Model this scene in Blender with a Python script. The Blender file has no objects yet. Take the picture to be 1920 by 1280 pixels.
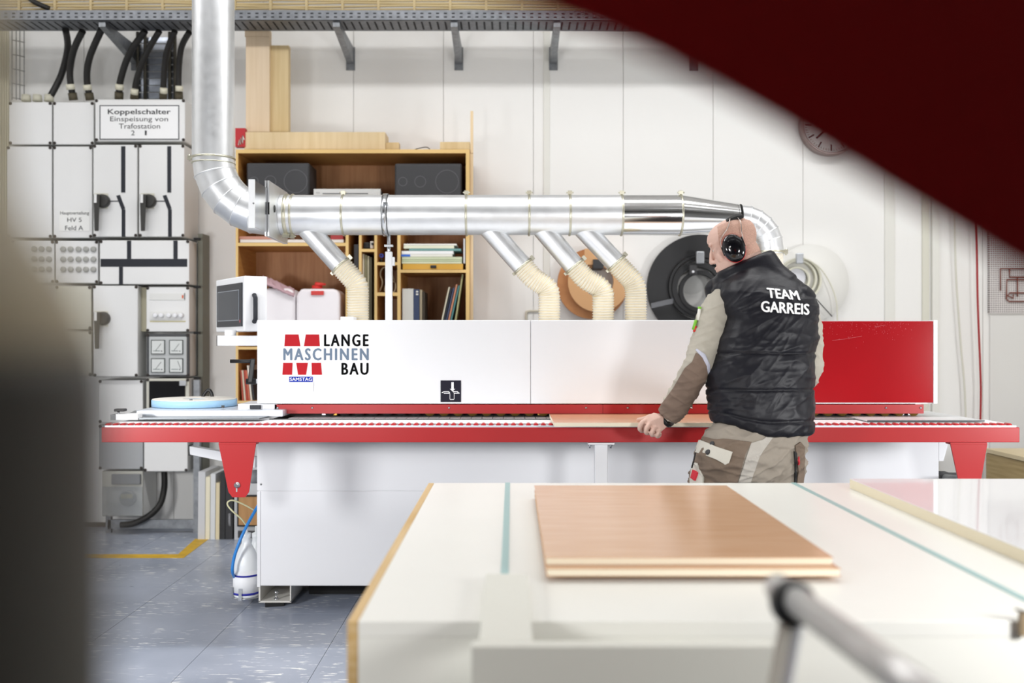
import bpy, bmesh, math, random
from mathutils import Vector, Matrix, noise
from mathutils.bvhtree import BVHTree
R = math.radians
scene = bpy.context.scene
col = scene.collection
F = 1920 * 35 / 36.0        # focal length in photo pixels
CZ = 1.30                   # camera height

# ------------------------------------------------------------------ camera
cam_d = bpy.data.cameras.new('camera'); cam = bpy.data.objects.new('camera', cam_d); col.objects.link(cam)
cam.location = (0, 0, CZ); cam.rotation_euler = (R(90), 0, 0)
cam_d.lens = 35; cam_d.sensor_width = 36; cam_d.clip_start = 0.02
cam_d.dof.use_dof = True; cam_d.dof.focus_distance = 4.3; cam_d.dof.aperture_fstop = 1.9
scene.camera = cam
# ------------------------------------------------------------------ world, lamps, exposure
w = bpy.data.worlds.new('world'); scene.world = w; w.use_nodes = True
w.node_tree.nodes['Background'].inputs[0].default_value = (0.9, 0.95, 1, 1)
w.node_tree.nodes['Background'].inputs[1].default_value = 0.3
def area(name, loc, target, sx, sy, power, spread=180, color=(1, 1, 1)):
    d = bpy.data.lights.new(name, 'AREA'); d.shape = 'RECTANGLE'; d.size = sx; d.size_y = sy
    d.energy = power; d.spread = R(spread); d.color = color
    o = bpy.data.objects.new(name, d); col.objects.link(o); o.location = loc
    o.rotation_euler = (Vector(target) - Vector(loc)).to_track_quat('-Z', 'Y').to_euler()
    return o
area('strobe_softbox', (-1.35, 0.75, 1.42), (-0.75, 5.0, 0.55), 0.36, 0.36, 84, 140)
area('strobe_softbox', (1.55, 0.75, 1.42), (0.85, 5.0, 0.55), 0.36, 0.36, 92, 140)
area('strobe_side', (-2.6, 2.2, 1.22), (-1.2, 5.4, -0.3), 0.5, 0.5, 112, 130)
area('strobe_side', (3.4, 2.4, 1.18), (1.9, 5.0, 0.0), 0.5, 0.5, 118, 130)
for yy, e in ((1.2, 8), (3.2, 15), (4.5, 150)):  # unseen ceiling fill; the rear row is added to brighten the back wall
    for xx in ((-3.2, -1.1, 1.1, 3.2) if yy > 4 else (-2.2, 0.0, 2.2)):
        area('ceiling_fill', (xx, yy, 4.2), (xx, yy, 0), 1.6, 0.35, e)
scene.view_settings.view_transform = 'Standard'; scene.view_settings.look = 'None'
scene.view_settings.exposure = -2.0; scene.view_settings.gamma = 1; scene.view_settings.use_curve_mapping = False

# ------------------------------------------------------------------ helpers
def P(px, py, Y):
    return Vector(((px - 960) / F * Y, Y, CZ - (py - 640) / F * Y))
def PX(px, Y): return (px - 960) / F * Y
def PZ(py, Y): return CZ - (py - 640) / F * Y
def lin(h):
    h = h.lstrip('#'); c = [int(h[i:i+2], 16) / 255 for i in (0, 2, 4)]
    return tuple(x / 12.92 if x <= .04045 else ((x + .055) / 1.055) ** 2.4 for x in c) + (1,)
MATS = {}
def mat(name, hexcol, rough=.5, metal=0, var=0, vscale=8, stretch=(1, 1, 1), bump=0, bscale=60, bstretch=(1, 1, 1),
        dark=None, trans=0, coat=0, rvar=0, ior=1.45, sheen=0, spec=None, alpha=None):
    if name in MATS: return MATS[name]
    m = bpy.data.materials.new(name); m.use_nodes = True; nt = m.node_tree; b = nt.nodes['Principled BSDF']
    c = lin(hexcol); b.inputs['Base Color'].default_value = c
    b.inputs['Roughness'].default_value = rough; b.inputs['Metallic'].default_value = metal
    b.inputs['IOR'].default_value = ior
    if trans: b.inputs['Transmission Weight'].default_value = trans
    if coat: b.inputs['Coat Weight'].default_value = coat; b.inputs['Coat Roughness'].default_value = .05
    if sheen: b.inputs['Sheen Weight'].default_value = sheen
    if spec is not None: b.inputs['Specular IOR Level'].default_value = spec
    if alpha is not None: b.inputs['Alpha'].default_value = alpha
    tc = nt.nodes.new('ShaderNodeTexCoord')
    def nz(scale, st, detail=4):
        mp = nt.nodes.new('ShaderNodeMapping'); mp.inputs['Scale'].default_value = st
        nt.links.new(tc.outputs['Object'], mp.inputs[0])
        n = nt.nodes.new('ShaderNodeTexNoise'); n.inputs['Scale'].default_value = scale; n.inputs['Detail'].default_value = detail
        nt.links.new(mp.outputs[0], n.inputs['Vector']); return n
    if var or dark:
        n = nz(vscale, stretch); rp = nt.nodes.new('ShaderNodeValToRGB')
        rp.color_ramp.elements[0].position = .3; rp.color_ramp.elements[1].position = .7
        d = lin(dark) if dark else tuple(x * (1 - var) for x in c[:3]) + (1,)
        rp.color_ramp.elements[0].color = d; rp.color_ramp.elements[1].color = c
        nt.links.new(n.outputs['Fac'], rp.inputs[0]); nt.links.new(rp.outputs[0], b.inputs['Base Color'])
    if rvar:
        n = nz(vscale * 1.7, stretch); mr = nt.nodes.new('ShaderNodeMapRange')
        mr.inputs[3].default_value = max(0, rough - rvar); mr.inputs[4].default_value = rough + rvar
        nt.links.new(n.outputs['Fac'], mr.inputs[0]); nt.links.new(mr.outputs[0], b.inputs['Roughness'])
    if bump:
        n = nz(bscale, bstretch, 6); bp = nt.nodes.new('ShaderNodeBump'); bp.inputs['Strength'].default_value = bump
        bp.inputs['Distance'].default_value = .01
        nt.links.new(n.outputs['Fac'], bp.inputs['Height']); nt.links.new(bp.outputs[0], b.inputs['Normal'])
    MATS[name] = m; return m
WORLD = {}
def tag(o, label=None, cat=None, group=None, kind=None):
    if label: o['label'] = label
    if cat: o['category'] = cat
    if group: o['group'] = group
    if kind: o['kind'] = kind
    return o
def thing(name, loc, label, cat, group=None):
    o = bpy.data.objects.new(name, None); col.objects.link(o); o.location = loc; o.empty_display_size = .05
    WORLD[o.name] = Vector(loc); tag(o, label, cat, group); return o
class MB:
    def __init__(s): s.v = []; s.f = []; s.sm = []; s.mi = []; s.cur = 0
    def face(s, idx, sm=False): s.f.append(tuple(idx)); s.sm.append(sm); s.mi.append(s.cur)
    def hexa(s, p):
        n = len(s.v); s.v += [tuple(q) for q in p]
        for q in ((0, 1, 2, 3), (7, 6, 5, 4), (0, 4, 5, 1), (1, 5, 6, 2), (2, 6, 7, 3), (3, 7, 4, 0)): s.face([n + k for k in q])
        return s
    def box(s, x0, x1, y0, y1, z0, z1):
        return s.hexa([(x0, y0, z0), (x0, y1, z0), (x1, y1, z0), (x1, y0, z0), (x0, y0, z1), (x0, y1, z1), (x1, y1, z1), (x1, y0, z1)])
    def pbox(s, a, b, c, d, Yf, Yb):      # pixel rectangle on the plane Y=Yf, pushed back to Yb
        return s.box(PX(a, Yf), PX(b, Yf), Yf, Yb, PZ(d, Yf), PZ(c, Yf))
    def obox(s, c, ax, ay, az, hx, hy, hz):
        c = Vector(c); X = Vector(ax).normalized() * hx; Y = Vector(ay).normalized() * hy; Z = Vector(az).normalized() * hz
        return s.hexa([c - X - Y - Z, c - X + Y - Z, c + X + Y - Z, c + X - Y - Z, c - X - Y + Z, c - X + Y + Z, c + X + Y + Z, c + X - Y + Z])
    def prism(s, poly, y0, y1):           # (x, z) outline extruded along Y
        n = len(s.v); k = len(poly)
        s.v += [(x, y0, z) for x, z in poly] + [(x, y1, z) for x, z in poly]
        s.face(range(n, n + k)); s.face(range(n + 2 * k - 1, n + k - 1, -1))
        for i in range(k): j = (i + 1) % k; s.face((n + j, n + i, n + k + i, n + k + j))
        return s
    def tube(s, path, r, seg=12, closed=False, caps=True, sm=True):
        path = [Vector(p) for p in path]; n = len(path)
        rr = r if isinstance(r, (list, tuple)) else [r] * n
        tg = []
        for i in range(n):
            a = path[(i - 1) % n] if (closed or i > 0) else path[i]; b = path[(i + 1) % n] if (closed or i < n - 1) else path[i]
            tg.append((b - a).normalized())
        up = Vector((0, 0, 1)) if abs(tg[0].z) < .9 else Vector((0, 1, 0))
        u = tg[0].cross(up).normalized(); base = len(s.v)
        for i in range(n):
            u = (u - tg[i] * u.dot(tg[i])).normalized(); v = tg[i].cross(u)
            for k in range(seg):
                a = 2 * math.pi * k / seg; s.v.append(tuple(path[i] + (u * math.cos(a) + v * math.sin(a)) * rr[i]))
        for i in range(n if closed else n - 1):
            j = (i + 1) % n
            for k in range(seg):
                l = (k + 1) % seg; s.face((base + i * seg + k, base + i * seg + l, base + j * seg + l, base + j * seg + k), sm)
        if caps and not closed:
            s.face([base + k for k in range(seg - 1, -1, -1)]); s.face([base + (n - 1) * seg + k for k in range(seg)])
        return s
    def cyl(s, p0, p1, r0, r1=None, seg=20, caps=True, sm=True):
        return s.tube([p0, p1], [r0, r0 if r1 is None else r1], seg, False, caps, sm)
    def lathe(s, o, axis, prof, seg=32, sm=True, sharp=False):     # profile of (radius, height along axis)
        o = Vector(o); ax = Vector(axis).normalized(); up = Vector((0, 0, 1)) if abs(ax.z) < .9 else Vector((1, 0, 0))
        u = ax.cross(up).normalized(); v = ax.cross(u); base = len(s.v)
        for r, h in prof:
            for k in range(seg):
                a = 2 * math.pi * k / seg; s.v.append(tuple(o + ax * h + (u * math.cos(a) + v * math.sin(a)) * r))
        for i in range(len(prof) - 1):
            for k in range(seg):
                l = (k + 1) % seg; s.face((base + i * seg + l, base + i * seg + k, base + (i + 1) * seg + k, base + (i + 1) * seg + l), sm and not sharp)
        if prof[0][0] > 1e-6: s.face([base + k for k in range(seg)])
        if prof[-1][0] > 1e-6: s.face([base + (len(prof) - 1) * seg + k for k in range(seg - 1, -1, -1)])
        return s
    def ringdisc(s, o, axis, ri, ro, h, seg=48):                   # flat ring with a hole
        o = Vector(o); ax = Vector(axis).normalized(); up = Vector((0, 0, 1)) if abs(ax.z) < .9 else Vector((1, 0, 0))
        u = ax.cross(up).normalized(); v = ax.cross(u); base = len(s.v)
        for r, hh in ((ri, 0), (ro, 0), (ro, h), (ri, h)):
            for k in range(seg):
                a = 2 * math.pi * k / seg; s.v.append(tuple(o + ax * hh + (u * math.cos(a) + v * math.sin(a)) * r))
        for i in range(4):
            j = (i + 1) % 4
            for k in range(seg):
                l = (k + 1) % seg; s.face((base + i * seg + l, base + i * seg + k, base + j * seg + k, base + j * seg + l), i in (1, 3))
        return s
    def ell(s, c, r, seg=20, rings=12, rot=None):
        c = Vector(c); base = len(s.v); rot = rot or Matrix.Identity(3)
        for i in range(rings + 1):
            t = math.pi * i / rings
            for k in range(seg):
                a = 2 * math.pi * k / seg
                s.v.append(tuple(c + rot @ Vector((r[0] * math.sin(t) * math.cos(a), r[1] * math.sin(t) * math.sin(a), r[2] * math.cos(t)))))
        for i in range(rings):
            for k in range(seg):
                l = (k + 1) % seg
                s.face((base + i * seg + k, base + (i + 1) * seg + k, base + (i + 1) * seg + l, base + i * seg + l), True)
        return s
    def loft(s, rings, sm=True):                                   # list of equal-length point rings, capped
        base = len(s.v); k = len(rings[0])
        for r in rings: s.v += [tuple(p) for p in r]
        for i in range(len(rings) - 1):
            for a in range(k):
                b = (a + 1) % k; s.face((base + i * k + a, base + i * k + b, base + (i + 1) * k + b, base + (i + 1) * k + a), sm)
        s.face([base + a for a in range(k - 1, -1, -1)]); s.face([base + (len(rings) - 1) * k + a for a in range(k)])
        return s
    def mesh(s, name, mats):
        vs = [Vector(p) for p in s.v]
        lo = Vector([min(p[i] for p in vs) for i in range(3)]); hi = Vector([max(p[i] for p in vs) for i in range(3)]); c = (lo + hi) / 2
        me = bpy.data.meshes.new(name); me.from_pydata([tuple(p - c) for p in vs], [], s.f)
        for m in (mats if isinstance(mats, (list, tuple)) else [mats]): me.materials.append(m)
        me.polygons.foreach_set('use_smooth', s.sm); me.polygons.foreach_set('material_index', s.mi)
        me.validate(); bm = bmesh.new(); bm.from_mesh(me); bmesh.ops.recalc_face_normals(bm, faces=bm.faces); bm.to_mesh(me); bm.free()
        return me, c
    def build(s, name, mats, parent=None, bevel=0, seg=2, label=None, cat=None, group=None, kind=None):
        me, c = s.mesh(name, mats); return link(name, me, c, parent, bevel, seg, label, cat, group, kind)
def link(name, me, c, parent=None, bevel=0, seg=2, label=None, cat=None, group=None, kind=None):
    o = bpy.data.objects.new(name, me); col.objects.link(o); c = Vector(c)
    if parent: o.parent = parent; o.location = c - WORLD[parent.name]
    else: o.location = c
    WORLD[o.name] = c
    if bevel:
        b = o.modifiers.new('bevel', 'BEVEL'); b.width = bevel; b.segments = seg; b.limit_method = 'ANGLE'; b.angle_limit = R(40)
        b.use_clamp_overlap = True
    tag(o, label, cat, group, kind); return o
def inst(src, name, pos, parent=None):          # another object on the same mesh
    o = bpy.data.objects.new(name, src.data); col.objects.link(o); pos = Vector(pos)
    for m in src.modifiers:
        n = o.modifiers.new(m.name, m.type); n.width = m.width; n.segments = m.segments; n.limit_method = m.limit_method; n.angle_limit = m.angle_limit
    if parent: o.parent = parent; o.location = pos - WORLD[parent.name]
    else: o.location = pos
    WORLD[o.name] = pos; return o
def text_raw(s, bold=0.0, space=1.0, res=3):
    cu = bpy.data.curves.new('lettering', 'FONT'); cu.body = s; cu.size = 1; cu.offset = bold; cu.space_character = space
    cu.resolution_u = res; cu.align_x = 'CENTER'
    o = bpy.data.objects.new('lettering', cu); col.objects.link(o)
    me = bpy.data.meshes.new_from_object(o.evaluated_get(bpy.context.evaluated_depsgraph_get()))
    bpy.data.objects.remove(o); bpy.data.curves.remove(cu)
    vs = [v.co.copy() for v in me.vertices]; fs = [tuple(p.vertices) for p in me.polygons]; bpy.data.meshes.remove(me)
    x0 = min(v.x for v in vs); x1 = max(v.x for v in vs); y0 = min(v.y for v in vs); y1 = max(v.y for v in vs)
    return [((v.x - x0) / (x1 - x0), (v.y - y0) / (y1 - y0)) for v in vs], fs
def text_fit(s, a, b, c, d, Y, m, parent, bold=0.0, space=1.0, name='lettering'):   # fit to pixel box a..b, c..d (c top) on plane Y
    uv, fs = text_raw(s, 0, space); mb = MB()
    x0, x1, z0, z1 = PX(a, Y), PX(b, Y), PZ(d, Y), PZ(c, Y)
    h_ = z1 - z0; d_ = max(bold, 0) * h_ * .9       # weight comes from slightly shifted copies of the outline
    offs = [(0, 0)] if not bold else [(-d_, 0), (0, d_ * .5), (d_, 0), (0, -d_ * .5)]
    for i, (ox, oz) in enumerate(offs):
        n = len(mb.v)
        mb.v += [(x0 + d_ + u * (x1 - x0 - 2 * d_) + ox, Y - i * .00004, z0 + d_ * .5 + v * (h_ - d_) + oz) for u, v in uv]
        for f in fs: mb.face([n + k for k in f])
    me, ce = mb.mesh(name, m); return link(name, me, ce, parent)
def curve_pts(pts, n=8):                        # Catmull-Rom through points
    pts = [Vector(p) for p in pts]; out = []
    for i in range(len(pts) - 1):
        p0 = pts[max(i - 1, 0)]; p1 = pts[i]; p2 = pts[i + 1]; p3 = pts[min(i + 2, len(pts) - 1)]
        for k in range(n):
            t = k / n
            out.append(.5 * ((2 * p1) + (p2 - p0) * t + (2 * p0 - 5 * p1 + 4 * p2 - p3) * t * t + (3 * p1 - p0 - 3 * p2 + p3) * t ** 3))
    out.append(pts[-1]); return out
def px_curve(pts, n=8): return curve_pts([P(*p) for p in pts], n)

# ------------------------------------------------------------------ materials
WHITE = mat('white_enamel', '#eeeff2', .35, spec=.25)
WALL = mat('wall_paint', '#f4f3f0', .7, bump=.05, bscale=90)
ENCL = mat('enclosure_grey', '#e2e2df', .45)
ENCL2 = mat('enclosure_cover', '#e9e9e8', .4)
ENCLB = mat('enclosure_beige', '#d5d3c6', .5)
BLACK = mat('black_plastic', '#141416', .4)
BLACKM = mat('black_matt', '#1b1b1c', .7)
TAPE = mat('black_tape', '#23262e', .55)
DGREY = mat('dark_grey', '#3c3c3e', .6)
MGREY = mat('mid_grey', '#7c7e80', .55)
CABLE = mat('cable_black', '#262422', .5, var=.4, vscale=10)
GALV = mat('galvanised_sheet', '#f3f5f7', .40, 1, var=.07, vscale=14, rvar=.06)
GALVS = mat('polished_sheet', '#f2f3f4', .14, 1)
GALVD = mat('galvanised_dull', '#9fa2a6', .5, 1, var=.3, vscale=30)
ZINC = mat('zinc_ring', '#cfccba', .35, 1)
STEEL = mat('bright_steel', '#d5d8dc', .22, 1)
RED = mat('machine_red', '#b52a2d', .3, var=.06, vscale=3)
REDDOOR = mat('door_red', '#a8171f', .14, var=.05, vscale=4)
REDDARK = mat('foreground_red', '#cf0d14', .5)
WOODL = mat('beech_light', '#e6cfa9', .55, dark='#d9bd92', vscale=5, stretch=(9, 9, .6))
WOODS = mat('shelf_beech', '#c8924f', .5, dark='#b57c3e', vscale=5, stretch=(1, 1, 9))
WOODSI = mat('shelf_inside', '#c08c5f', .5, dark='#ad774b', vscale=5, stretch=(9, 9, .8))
EDGEL = mat('shelf_edge', '#e0bd7c', .5)
WOODY = mat('drawer_yellow', '#d3a23f', .45)
VENEER = mat('cherry_veneer', '#dbb391', .2, dark='#d0a27b', vscale=6, stretch=(.7, 9, 9))
CREAM = mat('cream_core', '#ece3cc', .55)
PAPER = mat('paper', '#eceae2', .7)
SKIN = mat('skin', '#dcb8a9', .5, var=.10, vscale=25, bump=.05, bscale=250)
# ================================================================== the room
FLOOR = mat('floor_slab', '#55585f', .6)
XL, XR, YB, YF, ZT = -4.8, 4.8, 7.0, -3.2, 4.3
def tile_mat():
    m = bpy.data.materials.new('floor_tile_blue_grey'); m.use_nodes = True; nt = m.node_tree; b = nt.nodes['Principled BSDF']
    g = nt.nodes.new('ShaderNodeNewGeometry')
    def nz(scale, st, det=5):
        mp = nt.nodes.new('ShaderNodeMapping'); mp.inputs['Scale'].default_value = st; nt.links.new(g.outputs['Position'], mp.inputs[0])
        n = nt.nodes.new('ShaderNodeTexNoise'); n.inputs['Scale'].default_value = scale; n.inputs['Detail'].default_value = det
        nt.links.new(mp.outputs[0], n.inputs['Vector']); return n
    def ramp(src, a, b_, ca, cb):
        r = nt.nodes.new('ShaderNodeValToRGB'); r.color_ramp.elements[0].position = a; r.color_ramp.elements[1].position = b_
        r.color_ramp.elements[0].color = ca; r.color_ramp.elements[1].color = cb; nt.links.new(src, r.inputs[0]); return r
    base = ramp(nz(2.2, (1, 1, 1)).outputs['Fac'], .3, .7, lin('#8b93a3'), lin('#a4abba'))
    s1 = ramp(nz(34, (.4, 2.0, 1), 8).outputs['Fac'], .60, .645, (0, 0, 0, 1), (1, 1, 1, 1))     # pale streaks of the marbled vinyl
    s2 = ramp(nz(2.6, (.7, 1.2, 1), 3).outputs['Fac'], .40, .55, (0, 0, 0, 1), (1, 1, 1, 1))
    mu = nt.nodes.new('ShaderNodeMath'); mu.operation = 'MULTIPLY'; nt.links.new(s1.outputs[0], mu.inputs[0]); nt.links.new(s2.outputs[0], mu.inputs[1])
    mx = nt.nodes.new('ShaderNodeMixRGB'); nt.links.new(mu.outputs[0], mx.inputs[0]); nt.links.new(base.outputs[0], mx.inputs[1])
    mx.inputs[2].default_value = lin('#f4f4f0'); nt.links.new(mx.outputs[0], b.inputs['Base Color'])
    b.inputs['Roughness'].default_value = .32
    rr = ramp(nz(5, (1, 1, 1)).outputs['Fac'], .3, .7, (.27,) * 3 + (1,), (.33,) * 3 + (1,)); nt.links.new(rr.outputs[0], b.inputs['Roughness'])
    return m
TILE = tile_mat()
T, TX0, TY0 = .52, -.78 - 8 * .52, 4.24 - 5 * .52
mb = MB().box(XL, XR, YF, YB + .1, -.06, -.006); mb.box(XL, XR, YF, TY0 - .002, -.0065, 0)
floor = mb.build('floor', [FLOOR], kind='structure')
t0 = None
for i in range(18):
    for j in range(11):
        x = TX0 + (i + .5) * T; y = TY0 + (j + .5) * T
        y1 = min(y + T / 2, YB) ; ly = y1 - (y - T / 2)
        if ly < .05: continue
        if abs(ly - T) < 1e-4 and t0: inst(t0, 'floor_tile', (x, y, -.003), floor)
        else:
            q = MB().box(x - T / 2 + .001, x + T / 2 - .001, y - T / 2 + .001, y1 - .001, -.006, 0).build('floor_tile', TILE, floor)
            if abs(ly - T) < 1e-4: t0 = q
wall_b = MB().box(XL, XR, YB + .012, YB + .12, 0, ZT).build('wall_back', mat('wall_joint', '#e4e2dd', .8), kind='structure')
W0, WP = PX(663, 7.0) - 6 * .632, .632
p0 = None
for i in range(16):
    x0 = W0 + i * WP; x1 = x0 + WP
    if x0 < XL or x1 > XR: continue
    if p0: inst(p0, 'wall_panel', ((x0 + x1) / 2, YB + .006, ZT / 2), wall_b)
    else: p0 = MB().box(x0 + .002, x1 - .002, YB, YB + .012, .0, ZT).build('wall_panel', WALL, wall_b)
MB().box(XL - .1, XL, YF, YB + .12, 0, ZT).build('wall_left', WALL, kind='structure')
MB().box(XR, XR + .1, YF, YB + .12, 0, ZT).build('wall_right', WALL, kind='structure')
MB().box(XL, XR, YF - .1, YF, 0, ZT).build('wall_front', mat('wall_rear_grey', '#666664', .8), kind='structure')
MB().box(XL - .1, XR + .1, YF - .1, YB + .12, ZT, ZT + .1).build('ceiling', mat('ceiling_white', '#ebeae7', .8), kind='structure')
# vertical conduit covers and trims on the back wall
def trim(a, b, c, d, dep, m, name='trim_1'):
    return MB().box(PX(a, 7), PX(b, 7), YB - dep, YB, PZ(d, 7), PZ(c, 7)).build(name, m, bevel=.003, kind='structure')
TRIM = mat('trim_plastic', '#e7e6df', .5)
trim(1019, 1031, -155, 990, .01, TRIM, 'trim_1')
trim(1658, 1677, -155, 990, .012, TRIM, 'trim_2')
trim(1728, 1741, -155, 990, .015, mat('trim_cream', '#dddbcd', .5), 'trim_3')
trim(1745, 1758, -155, 990, .03, TRIM, 'trim_4')
trim(1854, 1990, 587, 990, .02, mat('trim_wall_board', '#e4e3e0', .6), 'trim_5')
MB().box(XL, XR, YB - .012, YB, 0, .03).build('baseboard_back', mat('baseboard_dark', '#5b5044', .7), kind='structure')
# floor marking
YEL = mat('floor_yellow', '#d9ad1a', .5, var=.3, vscale=12)
mb = MB()
a = [P(100, 1046, 1), P(350, 1046, 1)]
def FP(px, py, z=0):
    Y = (CZ - z) * F / (py - 640); return Vector((PX(px, Y), Y, z))
pts = [FP(120, 1039), FP(334, 1039), FP(366, 1010), FP(392, 1010), FP(344, 1046), FP(120, 1046)]
n = len(mb.v); mb.v += [(p.x, p.y, .0002) for p in pts] + [(p.x, p.y, .0014) for p in pts]
mb.face(range(n, n + 6)); mb.face(range(n + 11, n + 5, -1))
for i in range(6): j = (i + 1) % 6; mb.face((n + i, n + j, n + 6 + j, n + 6 + i))
mb.build('floor_marking', YEL, label='yellow painted marking line on the grey floor before the switch boxes', cat='floor line')

# ================================================================== cable tray along the wall
tr = thing('cable_tray', (0, 6.5, PZ(38, 6.4)), 'perforated galvanised cable tray running along the wall near the ceiling', 'cable tray')
zt0 = PZ(38, 6.4); zt1 = PZ(19, 6.4); x0, x1 = -4.7, 4.7
GT = mat('tray_zinc', '#8c8f94', .5, .9, var=.25, vscale=25)
DARKHOLE = mat('slot_dark', '#26272a', .8)
mb = MB(); mb.box(x0, x1, 6.4, 6.403, zt0, zt1).box(x0, x1, 6.4, 6.62, zt0, zt0 + .003).box(x0, x1, 6.617, 6.62, zt0, zt1)
mb.build('channel', GT, tr)
mb = MB(); x = x0 + .02
while x < x1 - .03:
    for k in (.32, .68):
        z = zt0 + (zt1 - zt0) * k; mb.box(x, x + .020, 6.3992, 6.3999, z - .004, z + .004)
    mb.hexa([(x + .00, 6.43, zt0 - .0008), (x + .012, 6.43, zt0 - .0008), (x + .012, 6.59, zt0 - .0008), (x, 6.59, zt0 - .0008),
             (x + .00, 6.43, zt0 - .0001), (x + .012, 6.43, zt0 - .0001), (x + .012, 6.59, zt0 - .0001), (x, 6.59, zt0 - .0001)])
    x += .0505
mb.build('perforation', DARKHOLE, tr, kind='stuff')
for px in (195, 632, 852, 1044, 1330, 1640, 1950):
    X = PX(px, 6.45)
    mb = MB(); mb.hexa([(X - .022, 6.42, zt0 - .035), (X - .022, 6.99, zt0 - .12), (X + .022, 6.99, zt0 - .12), (X + .022, 6.42, zt0 - .035),
                        (X - .022, 6.42, zt0 - .002), (X - .022, 6.99, zt0 - .002), (X + .022, 6.99, zt0 - .002), (X + .022, 6.42, zt0 - .002)])
    mb.box(X - .03, X + .03, 6.985, 6.999, zt0 - .16, zt0)
    mb.build('bracket', GALVD, tr)
# beige cables bundled above the tray
BC = mat('beige_cable', '#d6c193', .55)
cb = thing('cable_bundle', (-1.2, 6.55, zt1), 'bundle of beige cables strapped side by side above the wall tray', 'cables')
for k in range(6):
    z = zt1 + .003 + k * .0185
    MB().tube([(x0 + .4 * j, 6.50 + .006 * math.sin(j * 1.3 + k), z + .004 * math.sin(j * 2.1 + k * 2)) for j in range(24)], .0082, 8).build('cable', BC, cb)
for j in range(34):
    X = PX(34 + 67.5 * j, 6.48); MB().box(X - .008, X + .008, 6.485, 6.515, zt1 - .003, zt1 + .115).build('strap', BC, cb)
MB().tube(px_curve([(40, -20, 6.45), (62, 2, 6.44), (92, 16, 6.455)], 6), .017, 10).build('black_cable', CABLE, label='thick black cable dropping into the cable tray at upper left', cat='cable')
# ================================================================== switchboard boxes
SCREW = mat('cover_screw', '#2f2722', .5)
YE = 6.7
enc_labels = []
def enclosure(px, py, label, Yf=YE, cover=ENCL2, body=ENCL, screws=True, Yb=6.98, inset=3):
    a, b = px; c, d = py
    r = thing('switch_box', ((PX(a, Yf) + PX(b, Yf)) / 2, Yf, PZ(d, Yf)), label, 'switch box', 'switchboard boxes on the wall')
    MB().pbox(a, b, c, d, Yf + .02, Yb).build('body', body, r, bevel=.006)
    MB().pbox(a + .5, b - .5, c + .5, d - .5, Yf, Yf + .0195).build('cover', cover, r, bevel=.004)
    if screws:
        for x in (a + inset, b - inset):
            for y in (c + inset, d - inset):
                p = P(x, y, Yf); MB().lathe(p + Vector((0, -.004, 0)), (0, 1, 0), [(.007, 0), (.0105, .001), (.0105, .0045)], 12).build('screw', SCREW, r)
    return r
e1 = enclosure((16, 97), (191, 271), 'blank pale switch box, topmost at the far left')
e2 = enclosure((99.5, 176), (191, 271), 'blank pale switch box left of the transformer supply sign')
e3 = enclosure((178, 347), (186, 265), 'wide switch box carrying the black-bordered transformer supply sign', Yf=6.66)
e4 = enclosure((12, 97), (274, 446), 'tall blank pale switch box at the far left, upper row')
e5 = enclosure((99.5, 173), (274, 446), 'tall pale switch box with a paper field label')
e6 = enclosure((174.5, 257.5), (271, 444), 'tall switch box with rotary handle, left of the matching pair', Yf=6.66)
e7 = enclosure((260, 346), (271, 444), 'tall switch box with rotary handle, right of the matching pair', Yf=6.66)
e8 = enclosure((20, 101), (451, 531), 'fuse box with round caps half hidden by the blurred column')
e9 = enclosure((103, 184), (451, 531), 'fuse box with three rows of round glass caps')
e10 = enclosure((186.5, 355), (450, 533), 'wide switch box crossed by thick black tape lines', Yf=6.66)
e11 = enclosure((174, 258.5), (535, 706), 'tall switch box with a single rotary handle, below the tape lines', Yf=6.66)
e12 = enclosure((274, 355), (537, 622), 'switch box with a row of five white fuse caps', Yf=6.68)
e13 = enclosure((274, 355), (625, 706), 'switch box holding four square dial gauges', Yf=6.68, cover=mat('gauge_surround', '#4c4d4f', .5))
e14 = enclosure((274, 355), (709, 790), 'switch box with a dark glazed window behind the machine', Yf=6.68, cover=ENCLB)
e15 = enclosure((184, 268), (712, 793), 'blank grey switch box left of the dark glazed one')
e16 = enclosure((269.5, 352), (793, 884), 'blank pale switch box below the red roller beam')
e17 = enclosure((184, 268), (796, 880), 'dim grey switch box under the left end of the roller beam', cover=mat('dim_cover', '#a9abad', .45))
e18 = enclosure((190, 268), (883, 968), 'meter box with a clear cover near the floor', cover=mat('meter_back', '#b9b8b0', .5), screws=False)
e19 = enclosure((103, 171), (536, 618), 'beige switch box behind the blurred column', cover=ENCLB)
e20 = enclosure((103, 171), (621, 705), 'lower beige switch box behind the blurred column', cover=ENCLB)
# sign on e3
YS = 6.655
MB().pbox(185, 337, 196, 262, YS, 6.66).build('sign_plate', mat('sign_white', '#f6f6f6', .4), e3)
for (a, b, c, d) in ((186.5, 336, 197, 198.6), (186.5, 336, 260, 261.6), (186.5, 188.2, 197, 261.6), (334.3, 336, 197, 261.6)):
    MB().pbox(a, b, c, d, YS - .0012, YS - .0002).build('sign_border', TAPE, e3)
INK = mat('print_ink', '#17191d', .6)
text_fit('Koppelschalter', 202, 320, 204.5, 217, YS - .001, INK, e3, .025)
text_fit('Einspeisung von', 206.5, 315, 218.5, 230, YS - .001, INK, e3)
text_fit('Trafostation', 223, 300, 231.5, 241, YS - .001, INK, e3)
text_fit('2', 246, 252.5, 244.5, 253.5, YS - .001, INK, e3); text_fit('1', 271.5, 275, 244.5, 253.5, YS - .001, INK, e3)
MB().pbox(111, 168, 395, 433, 6.697, 6.6995).build('paper_label', mat('label_paper', '#efefec', .6), e5)
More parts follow.
